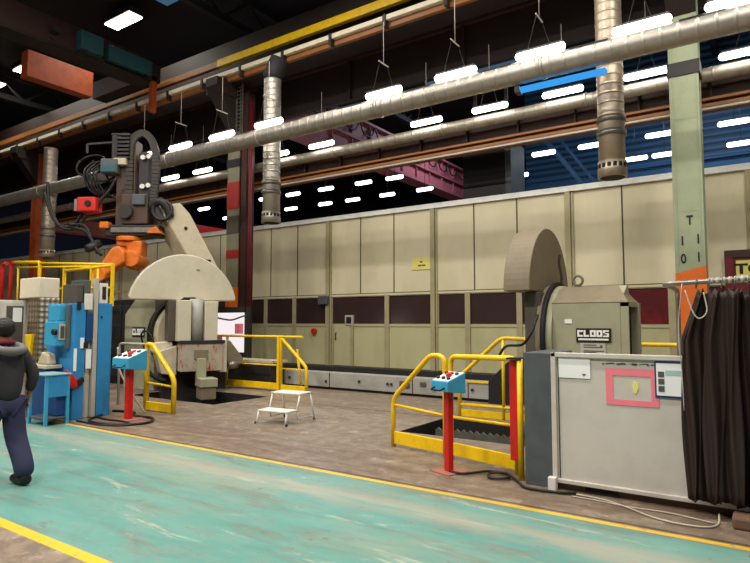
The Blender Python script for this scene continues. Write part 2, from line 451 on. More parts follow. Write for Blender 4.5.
# ladder and service pipes on the banded column
t = thing('service_pipes', 'maroon vertical pipe run beside the red banded column', 'pipe', (-15.5, 14.6, 0))
MB(t.location).box(-15.68, -15.42, 14.5, 14.9, 0, 10).build('riser_channel', M['oxide'], t, .01)
b = MB(t.location)
for q in (-15.36, -15.26): b.cyl((q, 14.6, 0), (q, 14.6, 9.6), .035, n=8)
b.build('riser_pipe', M['maroon'], t)
b = MB(t.location)
for z in range(12): b.bar((-15.75, 14.3, 8.6+z*.14), (-15.45, 14.3, 8.6+z*.14), .025)
b.bar((-15.75, 14.3, 8.4), (-15.75, 14.3, 10.3), .04); b.bar((-15.45, 14.3, 8.4), (-15.45, 14.3, 10.3), .04)
b.build('ladder', M['steel'], t)

# ------------------------------------------------------------------ crane runways
t = thing('crane_runway', 'front overhead crane runway with yellow edge and pale conduit', 'crane runway', (-16, 14, 10.3))
W = t.location
MB(W).box(-48, -16.4, 13.9, 14.06, 10.94, 11.16).build('edge_beam', M['beamo'], t)
MB(W).box(-16.4, 12, 13.9, 14.06, 10.94, 11.2).build('edge_beam', M['yellow'], t)
MB(W).box(-48, 12, 14.3, 14.7, 10.35, 12).build('web_girder', M['beamb'], t)
MB(W).box(-48, 12, 13.97, 14.75, 10.24, 10.36).build('lower_flange', M['beamb'], t)
MB(W).box(-48, 12, 13.84, 13.97, 10.22, 10.38).build('flange_lip', M['beamo'], t)
MB(W).box(-48, 12, 13.7, 13.86, 10.4, 10.54).build('conduit', paint('pale_conduit', '#efe4c8', .4), t)
for i in range(20): MB(W).box(-35+2*i, -34.9+2*i, 13.66, 13.9, 10.2, 10.56).build('conduit_clip', M['dark'], t)
PZ = 9.45
t = thing('plate_girder', 'broad dark brown plate girder behind the front crane runway', 'girder', (-16, 16.2, 9.3))
W = t.location
MB(W).box(-48, 12, 16.1, 16.3, PZ, 12.4).build('plate', M['beamb'], t)
MB(W).box(-48, 12, 15.95, 16.1, 10.84, 10.98).build('rail_pipe', M['oxide'], t)
for i in range(10): MB(W).box(-34+4.4*i, -33.9+4.4*i, 15.98, 16.1, PZ, 12.4).build('stiffener', M['beamb'], t)
t = thing('crane_runway', 'rear brown crane runway beam above the cream partition', 'crane runway', (-16, 16, 7.1))
W = t.location
MB(W).box(-48, 12, 15.95, 16.1, 7.0, 7.6).build('web_girder', M['oxide'], t)
MB(W).box(-48, 12, 15.78, 16.3, 6.8, 6.88).build('crane_rail', M['beamo'], t)
MB(W).box(-48, 12, 15.9, 16.2, 6.88, 6.95).build('rail_pad', M['dark'], t)
MB(W).box(-48, 12, 15.75, 16.3, 6.95, 7.01).build('lower_flange', M['beamo'], t)
MB(W).box(-48, 12, 15.75, 16.3, 7.6, 7.66).build('upper_flange', M['oxide'], t)
MB(W).box(-48, 12, 15.68, 15.76, 6.7, 6.75).build('conductor_rail', M['pale'], t)
for i in range(22): MB(W).box(-33+1.6*i, -32.96+1.6*i, 15.8, 15.95, 7.01, 7.6).build('stiffener', M['oxide'], t)

# overhead cranes
t = thing('overhead_crane', 'orange and dark red overhead crane at the upper left', 'crane', (-20, 9, 10.8))
W = t.location
MB(W).box(-20.1, -19.6, -6, 13.3, 10.95, 11.9).build('girder', M['oxide'], t)
MB(W).box(-20.25, -19.45, -6, 13.3, 10.85, 10.95).build('lower_flange', M['beamb'], t)
MB(W).box(-22.8, -22.3, 10.1, 12.6, 10.7, 11.7).build('girder', M['orange'], t)
MB(W).box(-23, -19.3, 13.0, 13.6, 10.9, 11.6).build('end_carriage', M['beamb'], t)
a = MB(W).box(-19.58, -19.2, 10.4, 11.2, 11.05, 11.7).build('electric_box', M['teal'], t, .02)
MB(W).box(-19.58, -19.25, 11.45, 13.2, 11.05, 11.6).build('service_panel', M['teal'], t, .02)
MB(W).box(-19.5, -19.3, 13.25, 13.45, 9.7, 11.1).build('drop_arm', M['orange'], t)
lm = MB(W).box(-19.58, -19.3, 9.5, 9.75, 11.3, 11.5).build('work_lamp', M['dark'], t)
b = MB(W)
b.tube([(-19.3, 9.4, 11.0), (-19.2, 9.5, 10.9), (-19.2, 11.2, 10.9)], .03); b.build('cable', M['cable'], t)

t = thing('overhead_crane', 'dusty pink overhead crane girder crossing behind the cream partition', 'crane', (-15.9, 24, 9.4))
W = t.location
MB(W).box(-16.5, -15.95, 16.7, 35, 9.55, 11.2).build('girder', M['pinkcrane'], t)
MB(W).box(-16.65, -15.75, 16.7, 35, 9.4, 9.55).build('lower_flange', M['pinkcrane'], t)
MB(W).box(-16.65, -15.75, 16.7, 35, 11.2, 11.32).build('upper_flange', M['pinkcrane'], t)
MB(W).box(-15.95, -15.8, 16.7, 35, 10.25, 10.4).build('walkway_edge', M['pinkcrane'], t)
for i in range(13):
    y = 18+i*1.3; MB(W).tube(bez([(-15.7, y, 11.15), (-15.68, y+.3, 10.6), (-15.68, y+.9, 10.6), (-15.7, y+1.3, 11.15)], 5), .035, 6).build('festoon_cable', M['cable'], t)
for i in range(12): MB(W).box(-15.95, -15.85, 17+i*1.5, 17.06+i*1.5, 9.55, 11.2).build('stiffener', M['pinkcrane'], t)
t = thing('overhead_crane', 'red crane girder seen beyond the banded column', 'crane', (-27, 24, 7))
MB(t.location).box(-27.4, -26.9, 17.5, 34, 6.2, 7.2).build('girder', M['red'], t)
MB(t.location).box(-27.5, -26.8, 17.5, 34, 6.08, 6.2).build('lower_flange', M['maroon'], t)
t = thing('overhead_crane', 'bright orange crane girder beyond the orange column', 'crane', (-36, 16, 8))
MB(t.location).box(-36.4, -35.9, 16.5, 26, 7.2, 8.1).build('girder', M['orange'], t)
MB(t.location).box(-36.5, -35.8, 16.5, 26, 7.08, 7.2).build('lower_flange', M['maroon'], t)

t = thing('wind_brace', 'blue steel diagonal brace in the blue hall beyond the partition', 'brace', (-6.5, 22, 7))
MB(t.location).bar((-6.9, 22, 8.6), (-4.9, 22, 5.8), .16).build('diagonal_bar', M['bluew'], t)
MB(t.location).bar((-6.4, 22.1, 8.6), (-4.9, 22.1, 6.4), .1).build('diagonal_bar', M['bluew'], t)
MB(t.location).bar((-4.8, 22, 0), (-4.8, 22, 9), .22).build('post', M['bluew'], t)
for z, nm in ((8.0, 'upper'), (6.6, 'lower')):
    t = thing('steel_beam', '%s pale blue steel beam along the blue hall wall' % nm, 'beam', (2, 26.8, z)); t['kind'] = 'thing'
    MB(t.location).box(-9.4, 13.8, 26.6, 26.9, z-.16, z+.16).build('web', M['bluew'], t); MB(t.location).box(-9.4, 13.8, 26.45, 26.95, z+.16, z+.22).build('flange', M['bluew'], t)

# dark cabin standing behind the top of the partition
t = thing('crane_cabin', 'black box cabin hanging above the top of the cream partition', 'cabin', (-7.4, 17.7, 5.5))
W = t.location
MB(W).box(-8.2, -6.75, 17.25, 18.5, 6.0, 7.35).build('glazed_body', M['darker'], t, .02)
MB(W).box(-8.2, -6.75, 17.25, 18.5, 5.45, 6.0).build('lower_skirt', M['dark'], t, .02)
MB(W).box(-6.75, -6.55, 17.25, 18.5, 5.4, 7.4).build('side_panel', M['grayd'], t, .02)
b = MB(W)
for x in (-8, -6.9): b.box(x-.05, x+.05, 17.8, 17.9, 7.35, 10)
b.build('hanger', M['dark'], t)

# ------------------------------------------------------------------ ducts
def hduct(label, y, z, r, mat, slots):
    t = thing('ventilation_duct', label, 'duct', (-16, y, z)); W = t.location
    P, Rr = [(-48, y, z)], [r]
    for i in range(199):
        x = -47.7+i*.3
        for dx, dr in ((-.05, 0), (-.014, 0), (-.008, .004), (.008, .004), (.014, 0), (.05, 0)): P.append((x+dx, y, z)); Rr.append(r+dr)
    P.append((12, y, z)); Rr.append(r)
    MB(W).tube(P, Rr, 28).build('pipe', mat, t)
    for i in range(9): MB(W).cyl((-29+4.2*i-.04, y, z), (-29+4.2*i+.04, y, z), r+.016, n=28).build('joint_ring', mat, t)
    for x in slots:
        b = MB(W); n_ = 6
        pts = [(x, y-(r+.012)*math.cos(a), z+(r+.012)*math.sin(a)) for a in [math.radians(38+30*i/n_) for i in range(n_+1)]]
        b._add(pts+[(x+.75, p[1], p[2]) for p in pts], [(i, i+1, n_+1+i+1, n_+1+i) for i in range(n_)])
        ins = [(x, y-(r+.001)*math.cos(a), z+(r+.001)*math.sin(a)) for a in [math.radians(36), math.radians(70)]]
        b._add([pts[0], pts[-1], ins[0], ins[1]], [(0, 1, 3, 2)])
        b.build('air_outlet', M['dark'], t)
    return t
hduct('large silver air duct along the bay in front of the green column', 12.0, 7.06, .235, M['gal'], [-1.2-2*k for k in range(9)])
hduct('slimmer silver air duct running behind the green column', 15.5, 7.47, .17, M['gal2'], [])

def vduct(x, y, zb, zt, label, mat):
    t = thing('extraction_duct', label, 'duct', (x, y, zb), group='vertical extraction ducts'); W = t.location; r = .27
    P, Rr, z = [(x, y, zb+.25)], [r], zb+1.4
    while z < zt-.1:
        for dz, dr in ((-.04, 0), (-.014, 0), (-.008, .006), (.008, .006), (.014, 0), (.04, 0)): P.append((x, y, z+dz)); Rr.append(r+dr)
        z += .2
    P.append((x, y, zt)); Rr.append(r); MB(W).tube(P, Rr, 28).build('pipe', mat, t)
    for z in (zb+.95, zb+1.25, zb+2.7):
        if z < zt: MB(W).cyl((x, y, z-.06), (x, y, z+.06), r+.03, n=28).build('collar', M['steel'], t)
    e = MB(W).cyl((x, y, zb), (x, y, zb+.34), r+.025, n=28).build('end_ring', mat, t)
    for i in range(16):
        a = 2*PI*i/16; b = MB(W); u = Vector((math.cos(a), math.sin(a), 0)); v = Vector((-u.y, u.x, 0)); c = Vector((x, y, zb+.24))+u*(r+.02)
        b.prism([c-v*.035-Vector((0, 0, .045)), c+v*.035-Vector((0, 0, .045)), c+v*.035+Vector((0, 0, .045)), c-v*.035+Vector((0, 0, .045))], u*.01)
        b.build('slot', M['darker'], e)
    MB(W).cyl((x, y, zb-.004), (x, y, zb+.01), r-.02, n=28).build('dark_mouth', M['darker'], t)
    return t
vduct(-2.68, 13.0, 4.72, 11.5, 'brown silver vertical extraction duct ending above the right positioner', M['galw'])
t = vduct(-12.7, 13.0, 4.7, 9.3, 'bright silver vertical extraction duct beside the red banded column', M['gal'])
MB(t.location).tube([(-12.7, 13, 9.25), (-12.7, 13, 9.4), (-12.5, 13.1, 9.9)], [.28, .3, .3], 20).build('hood', M['truss'], t)
vduct(-25.4, 12.6, 4.37, 9.1, 'silver vertical extraction duct at the far left by the orange column', M['galw'])

# ------------------------------------------------------------------ lights
def strip_light(w=1.08, tubemat=None, wires=True):
    t = thing('hanging_fluorescent_light', '', 'ceiling light')
    MB().box(-w/2+.04, w/2-.04, -.06, .06, .06, .11).build('housing', M['grayd'], t, .01)
    MB().tube([(-w/2, 0, 0), (-w/2+.03, 0, 0), (-w/2+.08, 0, 0), (w/2-.08, 0, 0), (w/2-.03, 0, 0), (w/2, 0, 0)], [.02, .07, .085, .085, .07, .02], 12).build('tube', tubemat or M['tube'], t)
    if wires:
        b = MB(); b.tube([(-.2, -.17, .06), (0, -.17, .75), (0, .17, .75), (.2, .17, .06)], .006, 5); b.build('wire_loop', M['chain'], t)
        b = MB(); b.cyl((0, 0, .75), (0, 0, 1.85), .008, n=6); b.build('drop_wire', M['pale'], t)
        b = MB(); b.bar((0, -.22, .75), (0, .22, .75), .025); b.build('spreader_bar', M['pale'], t)
    else:
        b = MB(); b.cyl((0, 0, .1), (0, 0, 1.2), .01, n=6); b.build('drop_wire', M['chain'], t)
    return t
ORD = ['first', 'second', 'third', 'fourth', 'fifth', 'sixth', 'seventh', 'eighth', 'ninth', 'tenth', 'eleventh', 'twelfth', 'thirteenth', 'fourteenth', 'fifteenth', 'sixteenth']
pn, pf = strip_light(), None
used = [False]
def place(proto, flag, loc, label, group):
    o = proto if not flag[0] else copy_tree(proto)
    flag[0] = True; o.location = loc; o['label'] = label; o['group'] = group; return o
k = 0
for i in range(10):
    if i == 5: continue
    place(pn, used, (.1-2*i+(.03 if i else -.35), 12.0, 7.42), '%s fluorescent light from the right, hung over the large silver duct' % ORD[k], 'lights over the large silver duct'); k += 1
k = 0
for i in range(11):
    if i in (5, 8): continue
    place(pn, used, (-.22-2.05*i, 15.2, 7.71), '%s fluorescent light from the right, hung over the slimmer duct' % ORD[k], 'lights over the slimmer duct'); k += 1
pf = strip_light(.86, M['tubefar'], False); uf = [False]
for j, (y, xs, nm) in enumerate([(20.5, [-.7, -2.75, -4.9, -6.55, -12.9, -14.5, -16.6, -18.6, -20.4, -25, -28.5, -32], 'nearer row'), (23.1, [-.6, -2.95, -3.95, -8.45, -12.9, -14.95, -17, -18.75, -21.1, -26, -30, -34], 'farther row')]):
    for i, x in enumerate(xs):
        place(pf, uf, (x, y, 7.72), '%s fluorescent light from the right in the %s beyond the partition' % (ORD[i], nm), 'lights in the %s beyond the partition' % nm)

def high_bay():
    t = thing('hanging_high_bay_lamp', '', 'ceiling lamp')
    MB().box(-.87, .87, -.34, .34, .06, .3).build('housing', M['dark'], t, .02)
    MB().box(-.82, .82, -.28, .28, 0, .06).build('diffuser', M['hb'], t, .02)
    b = MB()
    for x in (-.5, .5): b.cyl((x, 0, .3), (x, 0, .66), .02, n=6)
    b.build('suspension', M['dark'], t); return t
hb = high_bay(); uh = [False]
def area(loc, e, sx, sy, col):
    l = bpy.data.lights.new('area_light', 'AREA'); l.energy = e; l.shape = 'RECTANGLE'; l.size = sx; l.size_y = sy; l.color = col
    o = bpy.data.objects.new('area_light', l); C.objects.link(o); o.location = loc; return o
WARM = (1.0, .945, .86)
for loc, lab in (((-20.4, 12.66, 13.3), 'large bright high bay lamp above the crane at upper left'), ((-27.9, 12.66, 13.3), 'high bay lamp glowing behind the orange crane girder'), ((-31.6, 12.7, 13.3), 'high bay lamp cut by the left edge of the photo')):
    place(hb, uh, loc, lab, 'high bay lamps'); area((loc[0], loc[1], loc[2]-.02), 120, 1.6, .5, WARM)
# lamp rows taken to run on overhead in this bay, unseen and without housings
for x in (-20, -13.5, -7, -.5, 6):
    area((x, 3.2, 12.3), 520, 1.6, .6, WARM)
for x in (-11, -4.5, 2):
    area((x, 9.2, 12.3), 380, 1.6, .6, WARM)
for x in (-16, -9, -2):
    area((x, -3.5, 11), 900, 1.6, .6, WARM)
for x in (-2, 4):
    area((x, 22, 11.5), 300, 1.6, .6, (.75, .88, 1))  # added bluish fill for the hall beyond, no fixture there
for x in (-13, -24, -36):
    area((x, 28, 13.2), 420, 1.6, .6, (.7, .82, 1))  # more added fill, lifts the dark far hall

for (xa, xb, m, lab) in ((-4.35, -2.55, M['blueglow'], 'bright blue glow imitated by a bar under the large silver duct'),):
    t = thing('blue_glow_bar', lab, 'imitated glow', ((xa+xb)/2, 12.1, 6.72))  # added glowing bar, stands in for blue light reflected under the duct
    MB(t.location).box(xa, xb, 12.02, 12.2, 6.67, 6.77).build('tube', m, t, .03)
    MB(t.location).box(xa-.1, xa, 12.0, 12.22, 6.65, 6.79).build('glow_bar_end', M['dark'], t)

# ------------------------------------------------------------------ things on the partition
t = tag(MB().box(-13.95, -13.5, WY-.22, WY-.09, 2.3, 2.62).build('junction_box', M['grayd'], bevel=.02), 'small gray box high on the partition over the door', 'electrical box')
t = thing('wall_socket', 'small dark socket with pale rim on the partition window band', 'socket', (-12.6, WY-.05, 1.7))
MB(t.location).box(-12.78, -12.42, WY-.09, WY, 1.53, 1.9).build('face_frame', M['pale'], t, .01)
MB(t.location).box(-12.71, -12.49, WY-.11, WY-.085, 1.6, 1.83).build('insert', M['darker'], t, .01)
t = tag(MB().cyl((-14.25, WY-.12, 1.3), (-14.25, WY, 1.3), .11, n=14).build('alarm_button', M['red']), 'small round red orange alarm on the lower partition', 'alarm')
t = thing('wall_sign', 'small yellow sign with two dark lines on the cream partition', 'sign', (-9.62, WY-.03, 3.6))
MB(t.location).box(-10.0, -9.24, WY-.03, WY-.005, 3.4, 3.8).build('plate', M['sticker'], t)
for x0_, x1_, z_ in ((-9.68, -9.58, 3.66), (-9.75, -9.62, 3.54), (-9.6, -9.47, 3.54)): MB(t.location).box(x0_, x1_, WY-.034, WY-.029, z_-.025, z_+.025).build('faded_line', M['colgray'], t)
t = thing('notice_board', 'dark red framed notice board with black and yellow lettering at right', 'notice board', (-.05, WY-.1, 2.6))
W = t.location
MB(W).box(-.86, .9, WY-.16, WY-.09, 1.75, 3.35).build('backboard', M['maroon'], t)
MB(W).box(-.9, .95, WY-.2, WY-.09, 3.24, 3.42).build('frame', M['oxide'], t); MB(W).box(-.9, -.72, WY-.2, WY-.09, 1.75, 3.24).build('frame', M['maroon'], t)
MB(W).box(-.66, .9, WY-.175, WY-.16, 2.62, 3.16).build('header', M['sticker'], t)
text('TO', .34, (-.32, -.08, .34), FRONT, M['ink'], 'lettering', t, .003, 1.3, off=.012)
MB(W).box(-.66, .9, WY-.18, WY-.17, 2.64, 2.78).build('header_stripe', M['paper'], t)
MB(W).box(-.3, .3, WY-.17, WY-.16, 1.9, 2.2).build('pinned_sheet', M['paper'], t)

# ------------------------------------------------------------------ floor track beam
t = thing('track_beam', 'long gray machine track lying along the foot of the partition', 'machine track', (-9, 11.5, 0))
W = t.location
MB(W).box(-13.6, -4.5, 11.3, 11.95, .06, .42).build('beam', M['gray'], t, .012)
MB(W).box(-13.6, -4.5, 11.38, 11.9, 0, .06).build('foot', M['dark'], t)
MB(W).box(-13.6, -4.5, 11.55, 11.9, .42, .54).build('toothed_rack', M['darker'], t)
b = MB(W)
for x in (-9.0, -6.65, -5.3): b.box(x-.008, x+.008, 11.288, 11.3, .06, .42)
b.build('joint', M['dark'], t)
for x, z in ((-8.1, .25), (-7.3, .24), (-7.2, .24), (-6.1, .2), (-6.05, .26), (-5.42, .24), (-5.2, .24), (-9.1, .2), (-10.3, .24), (-11.5, .24)):
    MB(W).cyl((x, 11.26, z), (x, 11.3, z), .03, n=8).build('bolt', M['dark'], t)
MB(W).box(-6.98, -6.72, 11.27, 11.3, .18, .33).build('access_cover', M['colgray'], t, .01)
MB(W).box(-6.45, -6.3, 11.27, 11.3, .24, .33).build('access_cover', M['colgray'], t, .01)
MB(W).box(-5.3, -4.5, 11.27, 11.32, .39, .43).build('edge_strip', M['yellow'], t)
e = MB(W); e.prism([(-4.8, 11.18, .0), (-4.15, 11.18, 0), (-4.15, 11.18, .86), (-4.38, 11.18, .86), (-4.8, 11.18, .45)], (0, .8, 0))
e.build('end_stop', M['darker'], t, .01)

# ------------------------------------------------------------------ safety railings
def rail_frame(parent, name, pts, r=.03, mat='yellow', rad=.09):
    MB(parent.location).tube(rounded(pts, rad), r, 10).build(name, M[mat], parent)
def bar(parent, name, p, q, r=.018, mat='yellow'):
    MB(parent.location).cyl(p, q, r, n=8).build(name, M[mat], parent)
def toe(parent, p, q, z0, z1, th=.03):
    p, q = Vector(p), Vector(q); b = MB(parent.location)
    d = (q-p).normalized(); a = Vector((-d.y, d.x, 0))*th/2
    b.prism([p+a+Vector((0, 0, z0)), p-a+Vector((0, 0, z0)), p-a+Vector((0, 0, z1)), p+a+Vector((0, 0, z1))], q-p)
    b.build('toe_plate', M['yellow'], parent, .004)

t = thing('safety_railing', 'yellow sloped safety railing panel standing left of the red console', 'railing', (-3.8, 6.6, 0))
P0, P1 = (-4.23, 6.68), (-3.36, 6.5)
rail_frame(t, 'tube_frame', [(*P0, .0), (*P0, .63), (-3.58, 6.545, 1.24), (*P1, 1.22), (*P1, .0)], .032, rad=.12)
bar(t, 'mid_rail', (*P0, .55), (*P1, .5)); toe(t, (*P0, 0), (*P1, 0), .04, .2)
t = thing('safety_railing', 'yellow square safety railing panel between red console and red post', 'railing', (-2.8, 6.3, 0))
P0, P1 = (-3.26, 6.46), (-2.33, 6.2)
rail_frame(t, 'tube_frame', [(*P0, .0), (*P0, 1.23), (*P1, 1.25), (*P1, .0)], .032)
bar(t, 'mid_rail', (*P0, .5), (*P1, .52)); toe(t, (*P0, 0), (*P1, 0), .05, .2)
t = thing('gate_post', 'red and yellow post beside the slate gray cabinet', 'post', (-2.25, 6.05, 0))
MB(t.location).box(-2.36, -2.27, 6.06, 6.14, 0.18, 1.24).build('red_bar', M['red'], t, .006)
MB(t.location).cyl((-2.225, 6.02, 0), (-2.225, 6.02, 1.26), .032, n=12).build('yellow_tube', M['yellow'], t)
MB(t.location).box(-2.36, -2.2, 5.98, 6.14, 1.25, 1.27).build('cap', M['darker'], t)
t = thing('safety_railing', 'yellow sloped safety railing on the far side of the right pit', 'railing', (-3.8, 9.5, 0))
rail_frame(t, 'tube_frame', [(-4.62, 9.5, 0), (-4.62, 9.5, .68), (-3.83, 9.5, 1.38), (-2.9, 9.5, 1.34), (-2.9, 9.5, 0)], .035, rad=.12)
bar(t, 'mid_rail', (-4.62, 9.5, .2), (-2.9, 9.5, .2), .03); bar(t, 'post', (-3.8, 9.5, 1.38), (-3.8, 9.5, .0), .03); bar(t, 'short_strut', (-3.25, 9.5, 1.34), (-3.25, 9.5, 1.1), .03)
toe(t, (-4.62, 9.5, 0), (-2.9, 9.5, 0), .0, .12)

t = thing('safety_railing', 'yellow horizontal rail between right positioner and the curtain', 'railing', (-1.3, 10.5, 0))
bar(t, 'top_rail', (-2.2, 10.5, 1.28), (-.2, 10.5, 1.28), .035)
for x in (-2.1, -.3): bar(t, 'post', (x, 10.5, 0), (x, 10.5, 1.28), .03)
t = thing('safety_railing', 'yellow sloped safety railing in front of the left positioner', 'railing', (-9.4, 6.76, 0))
rail_frame(t, 'tube_frame', [(-9.77, 6.75, 0), (-9.77, 6.75, 1.24), (-9.6, 6.75, 1.22), (-9.0, 6.76, .66), (-8.96, 6.76, .55), (-8.96, 6.76, 0)], .045, rad=.1)
bar(t, 'mid_rail', (-9.77, 6.75, .52), (-8.96, 6.76, .48), .02); toe(t, (-9.77, 6.75, 0), (-8.96, 6.76, 0), .02, .17, .05)
t = thing('safety_railing', 'plain gray hooped rail beside the left sloped yellow railing', 'railing', (-10.2, 6.95, 0))
rail_frame(t, 'tube_frame', [(-10.9, 6.9, 0), (-10.9, 6.9, 1.22), (-10.0, 6.95, 1.22), (-10.0, 6.95, 0)], .025, 'pale')

t = thing('safety_railing', 'long yellow safety railing to the right of the left positioner', 'railing', (-10.5, 10.3, 0))
W = t.location; y = 10.3
for nm, p, q, r in (('top_rail', (-12.5, y, 1.3), (-9.0, y, 1.3), .03), ('mid_rail', (-12.5, y, .62), (-9.7, y, .62), .018)): bar(t, nm, p, q, r)
for x in (-11.55, -11.35, -9.75):
    if x != -11.35: MB(W).bar((x, y, 0), (x, y, 1.3), .07 if x > -10 else .05).build('post', M['yellow'], t)
MB(W).bar((-12.45, y, 0), (-12.45, y, 1.3), .05).build('post', M['yellow'], t)
toe(t, (-12.5, y, 0), (-9.75, y, 0), .05, .2)
rail_frame(t, 'sloped_end', [(-9.68, y, 0), (-9.68, y, 1.28), (-8.9, y, .62), (-8.88, y, .5), (-8.88, y, 0)], .04)
bar(t, 'brace', (-9.4, y+.25, 1.0), (-9.25, y+.25, .08), .03); bar(t, 'mid_rail', (-9.68, y, .55), (-8.88, y, .55), .015)
toe(t, (-9.7, y, 0), (-8.88, y, 0), .02, .17, .06)

t = thing('switch_cabinet', 'black cabinet behind the left positioner beside the blue cabinets', 'cabinet', (-14.4, 9.4, 0))
MB(t.location).box(-15.0, -13.75, 9.2, 9.9, 0, 2.25).build('body', M['darker'], t, .02)
for x in (-14.7, -14.2): MB(t.location).box(x-.2, x+.2, 9.18, 9.2, .2, 2.1).build('door', M['dark'], t, .01)
# robot platform and railing at left
t = thing('robot_platform', 'raised platform with yellow railing behind the blue cabinets', 'platform', (-14.5, 8, 0))
W = t.location; y = 7.5
MB(W).box(-19, -14.4, 7.4, 8.55, 1.9, 2.0).build('deck', M['dark'], t); MB(W).box(-14.4, -12.6, 7.4, 7.75, 1.9, 2.0).build('deck', M['dark'], t)
for x in (-18.8, -15.5, -12.7):
    MB(W).box(x-.06, x+.06, 7.5, 7.62, 0, 1.9).build('leg', M['dark'], t)
    if x < -13: MB(W).box(x-.06, x+.06, 8.4, 8.52, 0, 1.9).build('leg', M['dark'], t)
bar(t, 'top_rail', (-14.2, y, 2.9), (-12.2, y, 2.92), .035); bar(t, 'mid_rail', (-15.0, y, 2.48), (-12.2, y, 2.42), .025)
for x in (-14.25, -13.05, -12.2): MB(W).bar((x, y, 2.0), (x, y, 2.96), .06).build('post', M['yellow'], t)
bar(t, 'top_rail', (-18.9, 8.5, 3.3), (-14.5, 8.5, 3.1), .03)
for x in (-18.8, -14.5): bar(t, 'post', (x, 8.5, 2), (x, 8.5, 3.3 if x < -16 else 3.1), .03)
for x in (-17.5, -17.0): rail_frame(t, 'red_hoop', [(x, 7.5, 2.0), (x, 7.5, 3.25), (x+.25, 7.5, 3.25)], .05, 'red', .15)
rail_frame(t, 'upper_rail', [(-16.75, 7.5, 3.25), (-15.46, 7.5, 3.18), (-15.46, 7.5, 2.0)], .045)
bar(t, 'upper_rail', (-15.46, 7.5, 3.16), (-12.2, 7.5, 2.94), .03)
t = thing('safety_railing', 'yellow railing behind the dome on the far side of the robot cell', 'railing', (-14, 13, 0))
rail_frame(t, 'tube_frame', [(-17.5, 13, 0), (-17.5, 13, 3.1), (-15.4, 13, 3.1)], .035)
bar(t, 'post', (-17, 13, 0), (-17, 13, 3.1), .03); bar(t, 'mid_rail', (-21, 13, 2.8), (-15.4, 13, 2.8), .02)
bar(t, 'post', (-15.4, 13, 0), (-15.4, 13, 3.1), .03)

# ------------------------------------------------------------------ operator consoles
def console(x, y, rz, w, d, ztop, label, tw):
    t = thing('operator_console', label, 'control console', (x, y, 0), rz)
    MB().box(-tw/2, tw/2, -tw/2, tw/2, .015, ztop-.1).build('post', M['red'], t, .006)
    MB().box(-tw*2, tw*2, -tw*2, tw*2, 0, .012).build('foot_plate', M['footred'], t)
    h = .13*w/.3
    poly = [(-w/2, -d/2, ztop-h*.95), (-w/2, d/2, ztop-h*1.2), (-w/2, d/2, ztop+h*.75), (-w/2, -d/2, ztop-h*.02)]
    bx = MB(); bx.prism(poly, (w, 0, 0)); box = bx.build('console_box', M['bluel'], t, .006)
    s = (h*.77)/d
    def top(u, v, r, hh, mat, nm):
        z = ztop-h*.02+(v+d/2)*s
        return MB().cyl((u, v, z), (u, v-.25*hh, z+hh), r, n=12).build(nm, mat, box)
    pl = MB(); e = .004
    pl._add([(-w/2+.01, -d/2+.01, ztop-h*.02+.01*s+e), (w/2-.01, -d/2+.01, ztop-h*.02+.01*s+e), (w/2-.01, d/2-.01, ztop-h*.02+(d-.01)*s+e), (-w/2+.01, d/2-.01, ztop-h*.02+(d-.01)*s+e)], [(0, 1, 2, 3)])
    o = pl.build('button_panel', M['white'], box); so = o.modifiers.new('thickness', 'SOLIDIFY'); so.thickness = .006
    cols = [M['ink'], M['ink'], M['blued'], M['ink'], M['red'], M['blued']]; k = 0
    for v in (-.25, .22):
        for u in (-.32, 0, .3):
            top(u*w, v*d, .03*w/.3*.8, .025, cols[k], 'push_button'); k += 1
    top(.05*w, 0, .045*w/.3*.8, .04, M['red'], 'emergency_stop')
    MB().tube(rounded([(-w*.3, -d/2, ztop-h*.6), (-w*.3, -d/2-.06, ztop-h*.8), (w*.3, -d/2-.06, ztop-h*.8), (w*.3, -d/2, ztop-h*.6)], .03), .01).build('handle', M['darker'], box)
    return t
console(-3.01, 5.9, math.radians(-20), .27, .27, 1.0, 'red post console with blue button box in front of the right pit', .075)
console(-9.1, 5.96, math.radians(4), .42, .38, 1.04, 'red post console with blue button box beside the blue cabinets', .1)

# ------------------------------------------------------------------ right pit contents
t = thing('pit_rack', 'pale zigzag toothed strip lying in the right pit', 'toothed strip', (-3.6, 8.4, -.55))
pts = []
for i in range(41): pts.append((-4.55+i*.055, 8.45, -.08+(.045 if i % 2 else 0)))
b = MB(t.location); b.prism([(-4.55, 8.45, -.55)]+pts+[(-2.35, 8.45, -.55)], (0, .02, 0)); b.build('toothed_plate', M['steel'], t)
MB(t.location).box(-4.6, -2.3, 7.65, 8.05, -.55, -.09).build('gritty_ledge', M['gray'], t)

